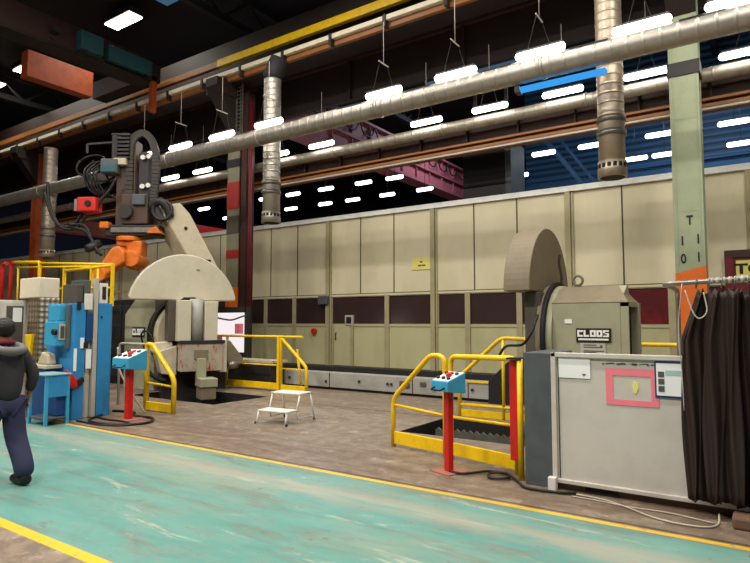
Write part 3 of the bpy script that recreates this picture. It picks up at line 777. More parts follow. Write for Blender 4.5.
# ------------------------------------------------------------------ welding positioners
def logo(parent, x, y, z, w, h, sub=True):
    """black plate w x h with block letters C L O O S, centred, in parent's frame, facing -Y"""
    p = MB().box(x-w/2, x+w/2, y-.012, y, z-h/2, z+h/2).build('name_plate', M['ink'], parent, .003)
    lw = w*.165; gap = w*.185; top = z+h*.36; bot = z-h*.12 if sub else z-h*.3; hh = top-bot; s_ = lw*.32
    x0 = x-w*.46
    b = MB(); Y0, Y1 = y-.018, y-.011
    def bx(a0, a1, b0, b1, i): b.box(x0+i*gap+a0*lw, x0+i*gap+a1*lw, Y0, Y1, bot+b0*hh, bot+b1*hh)
    bx(0, .34, 0, 1, 0); bx(.34, 1, 0, .28, 0); bx(.34, 1, .72, 1, 0)
    bx(0, .34, 0, 1, 1); bx(.34, .95, 0, .28, 1)
    for i in (2, 3): bx(0, .34, 0, 1, i); bx(.66, 1, 0, 1, i); bx(.34, .66, 0, .28, i); bx(.34, .66, .72, 1, i)
    bx(0, 1, .78, 1, 4); bx(0, .34, .45, .78, 4); bx(0, 1, .42, .58, 4); bx(.66, 1, .2, .42, 4); bx(0, 1, 0, .22, 4)
    b.build('lettering', M['letter'], p)
    if sub: MB().box(x-w*.43, x+w*.43, Y0, Y1, z-h*.36, z-h*.24).build('subtitle_bar', M['letter'], p)
    return p

t = thing('welding_positioner', 'right beige positioner with gray brown half disc and black name plate', 'welding positioner', (-2.0, 9, 0))
W = Vector(t.location)
X0, X1, Yf, Yb = -2.58, -1.56, 8.3, 9.05
b = MB(W)
b.prism([(X0, Yf, .0), (X0, Yb, 0), (X0, Yb, 1.92), (X0, Yb-.2, 2.17), (X0, Yf+.5, 2.17), (X0, Yf, 1.92)], (X1-X0-.1, 0, 0))
hs = b.build('housing', M['beige'], t, .012)
b = MB(W); e = .006
b._add([(X0, Yf-e, 1.92), (X1, Yf-e, 1.92), (X1-.22, Yf+.5, 2.17+e), (X0+.03, Yf+.5, 2.17+e), (X1, Yb, 1.92), (X1-.22, Yb-.18, 2.17+e), (X0+.03, Yb-.18, 2.17+e), (X0, Yb, 1.92)],
       [(0, 1, 2, 3), (1, 4, 5, 2), (3, 2, 5, 6), (6, 5, 4, 7)])
rf = b.build('roof', M['beige2'], t); so = rf.modifiers.new('thickness', 'SOLIDIFY'); so.thickness = .012
b = MB(W); b.box(X1-.1, X1, Yf, Yf+.04, 0, 1.92); b.box(X1-.1, X1+.02, Yb-.1, Yb, 0, 1.92); b.box(X1-.1, X1, Yf, Yb, 1.86, 1.92)
b.build('side_frame', M['beige'], t)
MB(W).box(X1-.11, X1-.09, Yf+.04, Yb-.1, .1, 1.86).build('unlit_opening', M['darker'], t)  # dark sheet in place of the open, unlit interior
logo(t, -2.015-W.x, Yf-W.y-.004, 1.47, .46, .19)
MB(W).box(-2.19, -1.86, Yf-.012, Yf, 1.2, 1.36).build('type_plate', M['pale'], t)
b = MB(W)
for i, z in enumerate((1.33, 1.3, 1.25, 1.23)): b.box(-2.15, -1.98+.05*(i % 3), Yf-.015, Yf-.011, z, z+.012)
b.box(-1.93, -1.9, Yf-.015, Yf-.011, 1.3, 1.335)
b.build('printed_line', M['colgray'], t)
MB(W).box(-2.4, -2.3, Yf-.01, Yf, 1.63, 1.69).build('small_tag', M['letter'], t)
b = MB(W); b.tube(arc((-2.34, 9.0-.2, 2.26), .07, 0, 360, 14)[:-1], .02, 8, closed=True); b.build('lifting_eye', M['beige2'], t)
def axcyl(xa, xb, r, mat, nm, cz=1.42, cy=9.0, n=48):
    return MB(W).cyl((xa, cy, cz), (xb, cy, cz), r, n=n).build(nm, mat, t, .01)
axcyl(-2.66, -2.57, .78, M['beige'], 'bearing_ring'); axcyl(-2.72, -2.66, .84, M['darker'], 'face_plate'); axcyl(-2.8, -2.72, .8, M['beige2'], 'face_plate')
R = .96; cz = 2.1
b = MB(W); poly = [(-3.2, 9.0+R*math.cos(a), cz+R*1.04*math.sin(a)) for a in [PI*i/36 for i in range(37)]]
b.prism(poly, (.39, 0, 0)); hd = b.build('half_disc', M['beige2'], t, .012)
b = MB(W); b.prism([(-2.812, 9.55+.06*math.sin(i*.7)+.04, 2.25+i*.055) for i in range(10)]+[(-2.812, 9.5+.06*math.sin(i*.7)-.04, 2.25+i*.055) for i in range(9, -1, -1)], (.006, 0, 0))
b.build('slot', M['oxide'], hd)
MB(W).box(-3.0, -2.76, 8.35, 9.6, .9, 2.09).build('disc_bracket', M['colgray'], t, .015)
b = MB(W); b.box(-3.1, -2.5, 8.35, 9.7, -.0, .16) ; b.box(-3.3, -2.78, 9.15, 9.4, 0, .95)
b.build('pedestal', M['grayd'], t, .02)
MB(W).tube(bez([(-2.75, 8.2, 1.75), (-2.8, 8.05, 1.5), (-2.95, 8.1, 1.33), (-3.35, 8.5, 1.28), (-3.6, 8.8, 1.1)]), .02, 8).build('cable', M['cable'], t)

# left positioner: headstock box
t = thing('welding_positioner', 'left beige headstock box with small black name plate under the dome', 'welding positioner', (-13, 9.4, 0))
W = Vector(t.location)
b = MB(W); b.prism([(-13.55, 8.7, 0), (-12.32, 8.7, 0), (-12.32, 8.7, 2.24), (-13.1, 8.7, 2.24), (-13.55, 8.7, 1.85)], (0, 1.4, 0))
b.build('housing', M['beige'], t, .02)
logo(t, -12.95-W.x, 8.7-W.y-.004, 1.4, .5, .24, False)
MB(W).cyl((-12.32, 9.35, 1.35), (-12.18, 9.35, 1.35), .86, n=48).build('face_plate', M['darker'], t)
MB(W).cyl((-12.18, 9.35, 1.35), (-12.02, 9.35, 1.35), .78, n=48).build('face_plate', M['boom'], t, .01)
MB(W).tube(bez([(-12.6, 8.65, .95), (-12.4, 8.4, 1.35), (-12.1, 8.4, 1.4), (-11.9, 8.5, .95)]), .022, 8).build('cable', M['cable'], t)

# left fixture with the dome, turned towards the aisle
LZ = math.atan2(.9, .43)
t = thing('dome_fixture', 'large pale half dome plate on a clamping fixture at left', 'welding fixture', (-11.64, 9.03, 0), LZ); t.scale = (.95, .95, 1)
R, cz = 1.35, 1.93
a0 = math.asin((2.17-cz)/R)
poly = [(R*math.cos(a), 0, cz+R*math.sin(a)) for a in [a0+.06+(PI-2*a0-.12)*i/48 for i in range(49)]]
poly = [(poly[0][0]-.02, 0, 2.17)]+poly+[(poly[-1][0]+.02, 0, 2.17)]
b = MB(); b.prism(poly[::-1], (0, .26, 0)); dm = b.build('half_dome', M['dome'], t, .03)
b = MB(); b.prism([(-.12, -.008, 2.17), (-.02, -.008, 2.24), (.25, -.008, 2.25), (.34, -.008, 2.17)], (0, .01, 0)); b.build('notch', M['darker'], dm)
MB().box(.28, .36, -.012, 0, 2.9, 2.93).build('scratch_mark', M['beige2'], dm)
MB().box(-.42, -.24, -.15, .3, 1.2, 2.16).build('rear_post', M['colgray'], t, .01)
MB().box(-.24, .08, -.42, .1, 1.2, 2.16).build('clamp_block', M['dome'], t, .02)
MB().cyl((.25, -.2, 1.1), (.25, -.2, 2.2), .165, n=24).build('roller', M['gray'], t)
MB().box(.42, .74, -.4, .15, 1.16, 2.14).build('clamp_block', M['dome'], t, .02)
MB().box(-.18, .85, -.5, .4, .5, 1.16).build('cross_block', M['redmark'], t, .015)
MB().box(-.2, .9, -.52, .42, 1.14, 1.22).build('cross_plate', M['dark'], t, .005)
MB().box(.14, .48, -.53, -.5, .78, 1.0).build('recess_frame', M['beige2'], t, .01)
MB().box(.2, .42, -.62, -.4, .3, .8).build('drop_post', M['beige'], t, .01)
MB().box(.2, .62, -.95, -.4, .16, .36).build('foot_box', M['beige'], t, .015); MB().box(.23, .59, -.92, -.42, -.12, .16).build('foot_box', M['beige2'], t, .015)
MB().box(.82, 1.0, -.35, .3, .45, 1.2).build('side_plate', M['dome'], t, .01)
b = MB(); b.prism([(1.0, -.2, 1.2), (1.12, -.2, 1.2), (1.48, -.2, .75), (1.4, -.2, .6), (1.0, -.2, .7)], (0, .35, 0)); b.build('gusset', M['beige2'], t, .01)
MB().cyl((1.05, -.28, .6), (1.3, -.28, .62), .1, n=16).build('bright_pin', M['steel'], t)
b = MB(); b.prism([(-.95, -.1, 1.15), (-.3, -.1, 1.2), (-.25, -.1, .75), (-.5, -.1, .8), (-.75, -.1, .95)], (0, .4, 0)); b.build('swing_arm', M['dome'], t, .02)
pts = arc((-.35, -.05, .9), .62, 170, 265, 14); b = MB(); b.tube(pts, .05, 8); b.build('curved_rail', M['dark'], t)
b = MB(); b.prism([(-.7, -.2, .95), (-.2, -.2, 1.1), (-.2, -.2, .4), (-.55, -.2, .45)], (0, .5, 0)); b.build('arm_web', M['boom'], t, .02)
MB().box(-.5, 1.1, .1, .9, -.5, .5).build('saddle', M['dark'], t, .02)
MB().tube(bez([(.74, -.3, 1.75), (1.1, -.35, 1.7), (1.5, -.3, 1.8), (1.65, -.3, 1.6), (1.6, -.2, 1.35)]), .02, 8).build('cable', M['cable'], t)

# ------------------------------------------------------------------ robot gantry
RP = (-15.0, 10.2, 0)
t = thing('robot_gantry', 'dark robot carriage with cable chain carried by a sloping beige boom', 'gantry', RP, YAW)
def Z(py): return 1.65+(322-py)*.0287
def Xp(px): return (px-145)*.0288
ev = (-.55, .5, 0)
b = MB(); b.prism([(Xp(180), .0, Z(201)), (Xp(166), 0, Z(203)), (Xp(164), 0, Z(214)), (Xp(197), 0, Z(270)), (Xp(195), 0, 0), (Xp(214), 0, 0), (Xp(222), 0, Z(290)), (Xp(222), 0, Z(272)), (Xp(190), 0, Z(212))], ev)
bm_ = b.build('boom', M['boom'], t, .03)
MB().cyl((Xp(186), -.02, Z(227)), (Xp(186), .0, Z(227)), .05, n=16).build('boom_hole', M['darker'], bm_)
MB().box(Xp(205), Xp(212), -.02, 0, Z(265), Z(259)).build('boom_latch', M['darker'], bm_)
MB().box(Xp(106), Xp(160), -.1, .6, Z(235), Z(224)).build('carriage_plate', M['dark'], t, .02)
MB().box(Xp(112), Xp(154), -.16, -.08, Z(232), Z(227)).build('carriage_rail', M['steel'], t, .01)
MB().box(Xp(114), Xp(133), 0, .5, Z(225), Z(135)).build('mast', M['rust'], t, .02)
MB().box(Xp(121), Xp(148), -.1, .5, Z(223), Z(192)).build('drive_block', M['rust'], t, .03)
MB().cyl((Xp(127), -.25, Z(211)), (Xp(127), 0, Z(211)), .2, n=24).build('drive_motor', M['dark'], t)
MB().box(Xp(136), Xp(146), .05, .5, Z(206), Z(148)).build('guide_column', M['dark'], t, .01)
MB().box(Xp(133), Xp(146), -.2, .05, Z(204), Z(193)).build('terminal_box', M['grayd'], t, .02)
MB().box(Xp(101), Xp(118), -.25, .2, Z(172), Z(157)).build('wire_feeder', M['grayd'], t, .03)
MB().box(Xp(102), Xp(117), -.28, -.25, Z(171), Z(164)).build('feeder_plate', M['teal'], t, .01)
MB().box(Xp(112), Xp(126), -.2, .1, Z(163), Z(156)).build('mast_bracket', M['boom'], t, .02)
# cable chain links
path = bez([(Xp(128), 0, Z(192)), (Xp(128), -.02, Z(165)), (Xp(128), -.02, Z(143)), (Xp(133), -.02, Z(132)), (Xp(142), -.02, Z(129)), (Xp(150), -.02, Z(137)), (Xp(154), -.02, Z(152)), (Xp(154.5), -.02, Z(175)), (Xp(153), -.02, Z(196)), (Xp(157), -.02, Z(212)), (Xp(163), -.02, Z(220))], 6)
b = MB()
for p, q in zip(path[:-1], path[1:]):
    d = (q-p); b.bar(p+d*.06, q-d*.06, .2, .12, up=(0, 1, 0))
b.build('cable_chain', M['chain'], t)
b = MB()
for i in range(7): b.box(Xp(110)+.02*i, Xp(128), -.15+.0*i, -.05, Z(131+4*i)-.03, Z(131+4*i)+.03)
b.bar((Xp(85), -.1, Z(141)), (Xp(112), -.1, Z(139)), .05); b.bar((Xp(85), -.1, Z(141)), (Xp(85), -.1, Z(150)), .05)
b.box(Xp(111), Xp(116), -.15, .1, Z(155), Z(131)); b.build('arm_bracket', M['dark'], t)
rb = MB().box(Xp(83), Xp(102), -.5, -.05, Z(213), Z(198)).build('red_box', M['red'], t, .05)
MB().cyl((Xp(94.5), -.53, Z(205)), (Xp(94.5), -.49, Z(205)), .09, n=16).build('dark_port', M['darker'], rb)
MB().box(Xp(80), Xp(84), -.45, -.1, Z(212), Z(200)).build('side_flap', M['steel'], rb)
for (cx_, cy_, r_, ti) in ((88, 162, .42, 0), (97, 168, .36, 1), (101, 178, .45, 2), (93, 176, .3, 3)):
    b = MB(); pts = []
    for i in range(20):
        a = 2*PI*i/20; pts.append((Xp(cx_)+r_*math.cos(a), .05*ti+.25*math.sin(a+ti), Z(cy_)+r_*.9*math.sin(a)))
    b.tube(pts, .03, 6, closed=True); b.build('hose_coil', M['cable'], t)
b = MB()
for i in range(5):
    x = 92+i*3.2
    b.tube(bez([(Xp(x), -.1+.03*i, Z(158+i)), (Xp(x-6), -.3, Z(172)), (Xp(x-2), -.2, Z(188)), (Xp(x+8), 0, Z(196))], 5), .026, 6)
b.build('hose_bundle', M['cable'], t)
for pts in ([(50, 182), (53, 205), (62, 224), (76, 226), (85, 213), (88, 205)], [(47, 190), (55, 215), (66, 228), (80, 228), (90, 215)], [(72, 225), (88, 226), (96, 240), (102, 254)], [(76, 228), (90, 232), (99, 247), (106, 256)], [(100, 212), (104, 200), (112, 190), (118, 178)]):
    b = MB(); b.tube(bez([(Xp(p[0]), -.3+.004*i*p[0]/50, Z(p[1])) for i, p in enumerate(pts)], 6), .045, 7); b.build('hose', M['cable'], t)
MB().cyl((Xp(93), -.4, Z(250)), (Xp(101), -.1, Z(243)), .12, n=12).build('hose_fitting', M['dark'], t)
b = MB(); b.prism([(Xp(149), -.2, Z(233)), (Xp(163), -.2, Z(233)), (Xp(158), -.2, Z(226)), (Xp(152), -.2, Z(228))], (0, .4, 0)); b.build('orange_guard', M['robot'], t, .01)
MB().box(Xp(101), Xp(110), -.2, .1, Z(228), Z(221)).build('orange_guard', M['robot'], t, .03)
for i, (x, yy) in enumerate(((141, 154), (141, 184), (147, 183), (147, 153))): MB().cyl((Xp(x), -.06, Z(yy)), (Xp(x), .02, Z(yy)), .07, n=10).build('glint', M['white'], t)  # white discs imitate light reflections on the guide column
b = MB(); b.tube(bez([(Xp(150), 0, Z(205)), (Xp(160), -.1, Z(200)), (Xp(167), -.05, Z(206)), (Xp(170), 0, Z(216))], 6), .12, 8); b.tube(arc((Xp(163), -.1, Z(209)), .28, 0, 360, 18)[:-1], .05, 6, closed=True); b.build('hose_joint', M['dark'], t)

t = thing('welding_robot', 'orange robot arm hanging upside down under the dark carriage', 'robot', RP, YAW)
MB().cyl((Xp(127), .15, Z(240)), (Xp(127), .15, Z(235.5)), .36, n=28).build('mounting_flange', M['robot'], t, .01)
b = MB(); b.prism([(Xp(117), -.1, Z(240)), (Xp(143), -.1, Z(240)), (Xp(142), -.1, Z(262)), (Xp(134), -.1, Z(270)), (Xp(127), -.1, Z(267)), (Xp(128), -.1, Z(246)), (Xp(117), -.1, Z(245))], (0, .5, 0))
b.build('shoulder', M['robot'], t, .05)
MB().cyl((Xp(135), -.3, Z(259)), (Xp(135), .45, Z(259)), .24, n=24).build('shoulder_joint', M['robot'], t, .03)
b = MB(); b.prism([(Xp(124), -.42, Z(246)), (Xp(131), -.42, Z(252)), (Xp(131), -.42, Z(263)), (Xp(120), -.42, Z(270)), (Xp(109), -.42, Z(281)), (Xp(103), -.42, Z(280)), (Xp(101), -.42, Z(271)), (Xp(109), -.42, Z(261)), (Xp(117), -.42, Z(249))], (0, .42, 0))
b.build('upper_arm', M['robot'], t, .06)
MB().cyl((Xp(106.5), -.5, Z(275)), (Xp(106.5), .1, Z(275)), .22, n=20).build('elbow_joint', M['robot'], t, .03)
MB().tube([(Xp(106), -.2, Z(277)), (Xp(112), -.2, Z(287)), (Xp(116), -.2, Z(296))], [.2, .16, .1], 12).build('forearm', M['dark'], t)
MB().tube([(Xp(116), -.2, Z(295)), (Xp(121), -.25, Z(303)), (Xp(120), -.25, Z(308))], .05, 8).build('welding_torch', M['steel'], t)

# ------------------------------------------------------------------ white panel right of the dome
t = thing('white_panel', 'bright white panel with pink patches behind the left fixture', 'display board', (-13.6, 12.2, 0))
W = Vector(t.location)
MB(W).box(-14.4, -12.9, 12.2, 12.26, .75, 1.93).build('sheet', M['lit'], t)  # sheet is emissive so that it stays bright white
MB(W).box(-14.45, -12.85, 12.15, 12.3, 1.93, 2.1).build('top_frame', M['dark'], t)
MB(W).box(-12.9, -12.8, 12.15, 12.3, 0, 2.1).build('side_frame', M['dark'], t); MB(W).box(-14.5, -14.4, 12.15, 12.3, 0, 2.1).build('side_frame', M['dark'], t)
MB(W).box(-13.35, -13.0, 12.19, 12.2, 1.3, 1.6).build('pink_note', M['pink'], t); MB(W).box(-14.2, -13.9, 12.19, 12.2, 1.0, 1.2).build('pink_note', M['pink'], t)
t = thing('ledge_table', 'low flat steel ledges behind the long yellow railing', 'table', (-11.3, 11, 0))
MB(t.location).box(-12.4, -10.4, 10.7, 11.2, .0, .55).build('plinth', M['dark'], t, .02)
MB(t.location).box(-12.5, -10.3, 10.65, 11.22, .62, .68).build('shelf', M['boom'], t); MB(t.location).box(-12.2, -10.6, 10.75, 11.2, .55, .62).build('spacer', M['dark'], t)

# ------------------------------------------------------------------ step stool
t = thing('step_stool', 'white two step metal stool alone on the bare concrete', 'step stool', (-6.75, 7.3, 0), math.radians(6))
w = .28
b = MB(); b.box(-w-.02, w+.02, .0, .33, .45, .475); b.build('top_step', M['white'], t, .006)
b = MB(); b.box(-w-.02, w+.02, -.36, -.05, .2, .222); b.build('lower_step', M['white'], t, .006)
for sx in (-1, 1):
    MB().tube([(sx*w, .31, .45), (sx*(w+.04), .4, .0)], .016, 8).build('leg', M['white'], t)
    MB().tube([(sx*w, .02, .45), (sx*w, -.06, .215)], .016, 8).build('leg', M['white'], t)
    MB().tube([(sx*w, -.34, .2), (sx*(w+.01), -.38, .0)], .016, 8).build('leg', M['white'], t)
    MB().tube([(sx*w, -.06, .2), (sx*w, -.03, .07), (sx*(w+.03), .37, .07)], .013, 8).build('side_brace', M['white'], t)
    for y in (.4, -.38): MB().cyl((sx*(w+.03), y, 0), (sx*(w+.03), y, .035), .022, n=10).build('rubber_foot', M['darker'], t)

# ------------------------------------------------------------------ cabinet, panel and curtain at right
t = thing('control_cabinet', 'slate gray cabinet with light gray door in front of right positioner', 'cabinet', (-1.5, 6.1, 0))
W = Vector(t.location)
MB(W).box(-2.14, -1.85, 5.9, 6.65, .0, 1.335).build('side_body', M['grayd'], t, .006)
MB(W).box(-1.85, .5, 6.0, 6.65, .1, 1.3).build('rear_body', M['panel'], t)
dr = MB(W).box(-1.82, .4, 5.9, 5.96, .1, 1.31).build('door', M['panel'], t, .006)
b = MB(W); b.box(-1.85, -1.8, 5.87, 5.96, .07, 1.345); b.box(-1.85, .45, 5.87, 5.96, 1.3, 1.345); b.box(-1.85, .45, 5.87, 5.96, .07, .11)
b.build('door_frame', M['panel'], t, .006)
b = MB(W); b.box(-1.785, -1.777, 5.892, 5.9, .12, 1.28); b.build('door_seam', M['dark'], dr)
b = MB(W); px0, px1, pz0, pz1, w = -1.33, -.87, .87, 1.21, .065
for a in ((px0, px1, pz1-w, pz1), (px0, px1, pz0, pz0+w*.8), (px0, px0+w, pz0+w*.8, pz1-w), (px1-w, px1, pz0+w*.8, pz1-w)): b.box(a[0], a[1], 5.894, 5.9, a[2], a[3])
b.build('pink_tape_frame', M['pink'], dr)
b = MB(W); b.prism([(-1.07+.03*math.cos(a)*(1 if a < PI else .7), 5.893, 1.04+.055*math.sin(a)) for a in [2*PI*i/14 for i in range(14)]], (0, .007, 0)); b.build('yellow_smear', M['sticker'], dr)
b = MB(W)
for i in range(16): b.box(-1.36+i*.033, -1.36+i*.033+.02+.012*(i % 3), 5.895, 5.9, 1.245+.004*(i % 4), 1.256+.004*(i % 3))
b.build('scuff_mark', M['colgray'], dr)
b = MB(W); b.box(-2.1, 1.0, 5.93, 6.6, 0, .1); b.build('skid', M['wood'], t, .01)
MB(W).box(-1.55, -1.25, 5.915, 5.93, .005, .085).build('fork_slot', M['darker'], t)
b = MB(W); b.box(-1.88, -1.8, 5.8, 5.87, 0, .13); b.build('corner_foot', M['white'], t, .01)
t = thing('paper_sheet', 'blank white sheet taped to top left of the gray door', 'paper', (-1.61, 5.88, 1.2))
MB(t.location).box(-1.775, -1.47, 5.889, 5.894, 1.1, 1.295).build('sheet', M['paper'], t)
MB(t.location).prism([(-1.55, 5.887, 1.145), (-1.51, 5.887, 1.145), (-1.53, 5.887, 1.12)], (0, .002, 0)).build('printed_mark', M['grayd'], t)
t = thing('notice_sheet', 'printed notice in dark frame on the gray door beside the curtain', 'notice', (-.75, 5.88, 1.1))
W = Vector(t.location)
MB(W).box(-.9, -.6, 5.884, 5.894, .965, 1.29).build('dark_frame', M['blued'], t); MB(W).box(-.885, -.615, 5.88, 5.885, .985, 1.275).build('page', M['paper'], t)
b = MB(W)
for i in range(3): b.box(-.87, -.82, 5.876, 5.881, 1.02+.065*i, 1.07+.065*i)
b.build('picture', M['grayd'], t)
MB(W).box(-.81, -.64, 5.877, 5.881, 1.17, 1.215).build('printed_band', paint('pale_teal', '#a9c4c4', .7), t)

t = thing('curtain_rail', 'bent steel pipe holding up the dark welding curtain', 'curtain rail', (-.1, 5.72, 0))
MB(t.location).tube(rounded([(-.79, 6.75, 0), (-.79, 6.75, 1.985), (-.78, 5.72, 1.985), (1.3, 5.72, 2.06)], .12, 8), .022, 12).build('pipe', M['steel'], t)
MB(t.location).cyl((1.25, 5.72, 0), (1.25, 5.72, 2.06), .022, n=12).build('post', M['steel'], t)
t = thing('welding_curtain', 'dark brown plastic welding curtain hanging in folds at the right edge', 'curtain', (-.1, 5.72, 1.0))
W = Vector(t.location)
def sheet(xa, xb, y, zt, zb, seed, amp=.05, gather=0):
    rnd = random.Random(seed); b = MB(W); nx, nz = 46, 26; vs = []
    ph = [rnd.uniform(0, 6.28) for _ in range(4)]
    for j in range(nz+1):
        v = j/nz; row = []
        for i in range(nx+1):
            u = i/nx
            fold = amp*(math.sin(u*11+ph[0]+.5*math.sin(v*3+ph[1]))+.5*math.sin(u*27+ph[2]+v*1.4))*(.6+.15*v)
            gat = max(0, .5-v*2.2)*gather
            x = xa+gat*(1-u)+(xb-xa)*(u+.02*math.sin(v*4+ph[3]))+.015*math.sin(v*7+u*9)
            top = zt-.045*abs(math.sin(u*PI*4+seed))
            bot = zb+.01*math.sin(u*13+ph[2])
            row.append(b.bm.verts.new(Vector((x, y+fold*.8, top+(bot-top)*v))-W))
        vs.append(row)
    for j in range(nz):
        for i in range(nx): b.bm.faces.new([vs[j][i], vs[j+1][i], vs[j+1][i+1], vs[j][i+1]]).smooth = True
    o = b.build('curtain_strip', M['curtain'], t); so = o.modifiers.new('thickness', 'SOLIDIFY'); so.thickness = .006
    return o
for i, (xa, xb, y) in enumerate(((-.665, -.4, 5.74), (-.5, -.22, 5.68), (-.3, .02, 5.75), (-.12, .25, 5.67), (.1, .5, 5.74), (.35, .8, 5.68))): sheet(xa, xb, y, 1.94, .13+.03*(i % 2), i+3, .05, .3 if i == 0 else .12 if i == 1 else 0)
for i in range(14):
    x = -.52+i*.095
    b = MB(W); b.tube([(x+.006*math.sin(a), 5.72+.036*math.cos(a), 1.972+.045*math.sin(a)+.036*(x+.8)) for a in [2*PI*k/12 for k in range(12)]], .005, 6, closed=True); b.build('ring', M['steel'], t)
b = MB(W)
for i in range(9): b.cyl((-.42+i*.045, 5.72, 1.998+i*.0016), (-.392+i*.045, 5.72, 1.999+i*.0016), .028, n=12)
b.build('rail_sleeve', M['pale'], t)
b = MB(W); b.tube(bez([(-.6, 5.62, 1.92), (-.55, 5.6, 1.75), (-.5, 5.6, 1.68), (-.44, 5.6, 1.74), (-.46, 5.61, 1.9)], 6), .006, 6)
b.tube(bez([(-.62, 5.62, 1.98), (-.66, 5.62, 1.6), (-.645, 5.62, 1.2), (-.64, 5.63, .9)], 6), .004, 6); b.build('wire_hook', M['pale'], t)
t = tag(MB().box(-.32, -.16, 5.55, 5.75, 0, .1).build('wooden_block', M['wood'], bevel=.02), 'small brown block standing below the welding curtain', 'block')

# ------------------------------------------------------------------ cables on the floor
def cable(label, pts, r, mat):
    b = MB(); b.tube(bez(pts, 8), r, 8); tag(b.build('floor_cable', mat), label, 'cable')
cable('black cable looping on the concrete between console and cabinet', [(-2.98, 5.85, .02), (-2.8, 5.85, .02), (-2.62, 6.1, .02), (-2.4, 6.08, .02), (-2.34, 5.92, .025), (-2.5, 5.85, .02), (-2.56, 5.98, .03), (-2.4, 6.04, .04), (-2.2, 5.86, .02), (-2.05, 5.7, .02), (-1.75, 5.72, .02), (-1.6, 5.8, .02)], .014, M['cable'])
cable('pale cable snaking on the floor below the gray door', [(-1.6, 5.78, .012), (-1.35, 5.75, .012), (-1.1, 5.62, .012), (-.9, 5.48, .012), (-.7, 5.42, .012), (-.5, 5.45, .012), (-.42, 5.58, .012), (-.42, 5.75, .05)], .008, M['wcable'])
cable('second pale cable lying under the gray door', [(-1.62, 5.7, .01), (-1.4, 5.7, .01), (-1.1, 5.66, .01), (-.8, 5.68, .01), (-.45, 5.6, .01)], .006, M['wcable'])
cable('black cable coiled around the foot of the left console', [(-9.8, 5.9, .02), (-9.5, 5.5, .02), (-9.1, 5.4, .02), (-8.6, 5.55, .02), (-8.45, 5.9, .02), (-8.8, 6.2, .02), (-9.3, 6.15, .02), (-9.6, 6.4, .02), (-10.1, 6.3, .02)], .022, M['cable'])
cable('thin black cable beside the yellow lane line at left', [(-9.7, 5.75, .015), (-9.3, 5.7, .015), (-8.9, 5.75, .015), (-8.5, 5.6, .015), (-8.9, 5.35, .015), (-9.6, 5.35, .015)], .015, M['cable'])
cable('pale hose hanging down the side of the blue cabinet', [(-9.72, 6.12, 1.2), (-9.7, 6.15, .8), (-9.5, 6.3, .35), (-9.35, 6.45, .03)], .018, M['wcable'])

# ------------------------------------------------------------------ blue cabinets at left
t = thing('power_source', 'tall blue welding cabinet with rounded corner beside the red console', 'cabinet', (-10.1, 5.9, 0))
W = Vector(t.location)
b = MB(W); b.prism([(-10.6, 5.79, 0), (-9.8, 5.79, 0), (-9.8, 6.02, 0), (-9.86, 6.08, 0), (-10.6, 6.08, 0)], (0, 0, 1.98)); b.build('body', M['blue'], t, .012)
MB(W).box(-10.05, -9.85, 5.82, 5.98, 1.98, 2.34).build('white_box', M['white'], t, .01)
MB(W).box(-9.85, -9.845, 5.87, 5.94, 2.05, 2.28).build('slot', M['dark'], t)
MB(W).box(-9.8, -9.79, 5.82, 5.86, 1.72, 1.75).build('latch', M['dark'], t)
t = thing('equipment_pole', 'pale aluminium pole standing between the two blue cabinets', 'pole', (-9.84, 5.73, 0))
MB(t.location).box(-9.88, -9.8, 5.7, 5.775, 0.01, 2.42).build('profile', M['pale'], t, .006); MB(t.location).box(-9.92, -9.76, 5.69, 5.785, 0, .012).build('foot', M['dark'], t)
t = thing('power_source', 'blue cabinet with white labels and switches left of the pole', 'cabinet', (-10.2, 5.5, 0))
W = Vector(t.location)
MB(W).box(-10.7, -9.8, 5.36, 5.56, 0, 1.97).build('body', M['blue'], t, .012)
MB(W).box(-10.6, -9.86, 5.565, 5.69, 0, 1.9).build('side_panel', M['pale'], t, .01)
MB(W).box(-9.86, -9.79, 5.57, 5.685, 1.3, 1.82).build('blue_module', M['blued'], t, .02)
MB(W).box(-9.82, -9.78, 5.52, 5.66, 1.86, 2.14).build('white_box', M['white'], t, .01)
MB(W).box(-10.3, -9.85, 5.4, 5.52, 1.97, 2.3).build('top_unit', M['colgray'], t, .01); MB(W).box(-10.3, -9.85, 5.54, 5.66, 1.97, 2.38).build('top_unit', M['grayd'], t, .01)
MB(W).box(-9.8, -9.78, 5.39, 5.46, 1.86, 2.0).build('black_switch', M['darker'], t, .006)
MB(W).box(-9.8, -9.785, 5.47, 5.53, 1.2, 1.38).build('white_label', M['paper'], t); MB(W).box(-9.79, -9.775, 5.57, 5.66, .85, 1.18).build('white_label', M['paper'], t)
MB(W).box(-9.8, -9.785, 5.365, 5.41, .82, 1.2).build('white_label', M['paper'], t)
MB(W).box(-9.8, -9.77, 5.52, 5.6, 1.2, 1.3).build('black_switch', M['darker'], t, .006)
t = thing('control_unit', 'light blue control unit with gray display on bracket left of cabinets', 'control unit', (-10.3, 5.1, 1.2))
W = Vector(t.location)
MB(W).box(-10.4, -10.0, 5.16, 5.355, 1.24, 1.66).build('housing', M['bluel'], t, .02)
MB(W).box(-10.0, -9.985, 5.2, 5.31, 1.34, 1.62).build('bezel', M['pale'], t, .01); MB(W).box(-9.985, -9.978, 5.225, 5.285, 1.38, 1.58).build('display', M['colgray'], t)
MB(W).box(-9.99, -9.9, 5.3, 5.355, 1.2, 1.95).build('bracket', M['steel'], t, .01)
MB(W).cyl((-10.0, 5.1, 1.48), (-10.0, 5.16, 1.48), .05, n=12).build('knob', M['darker'], t)
MB(W).box(-10.35, -10.02, 5.2, 5.35, 1.66, 1.95).build('upper_housing', M['bluel'], t, .02)
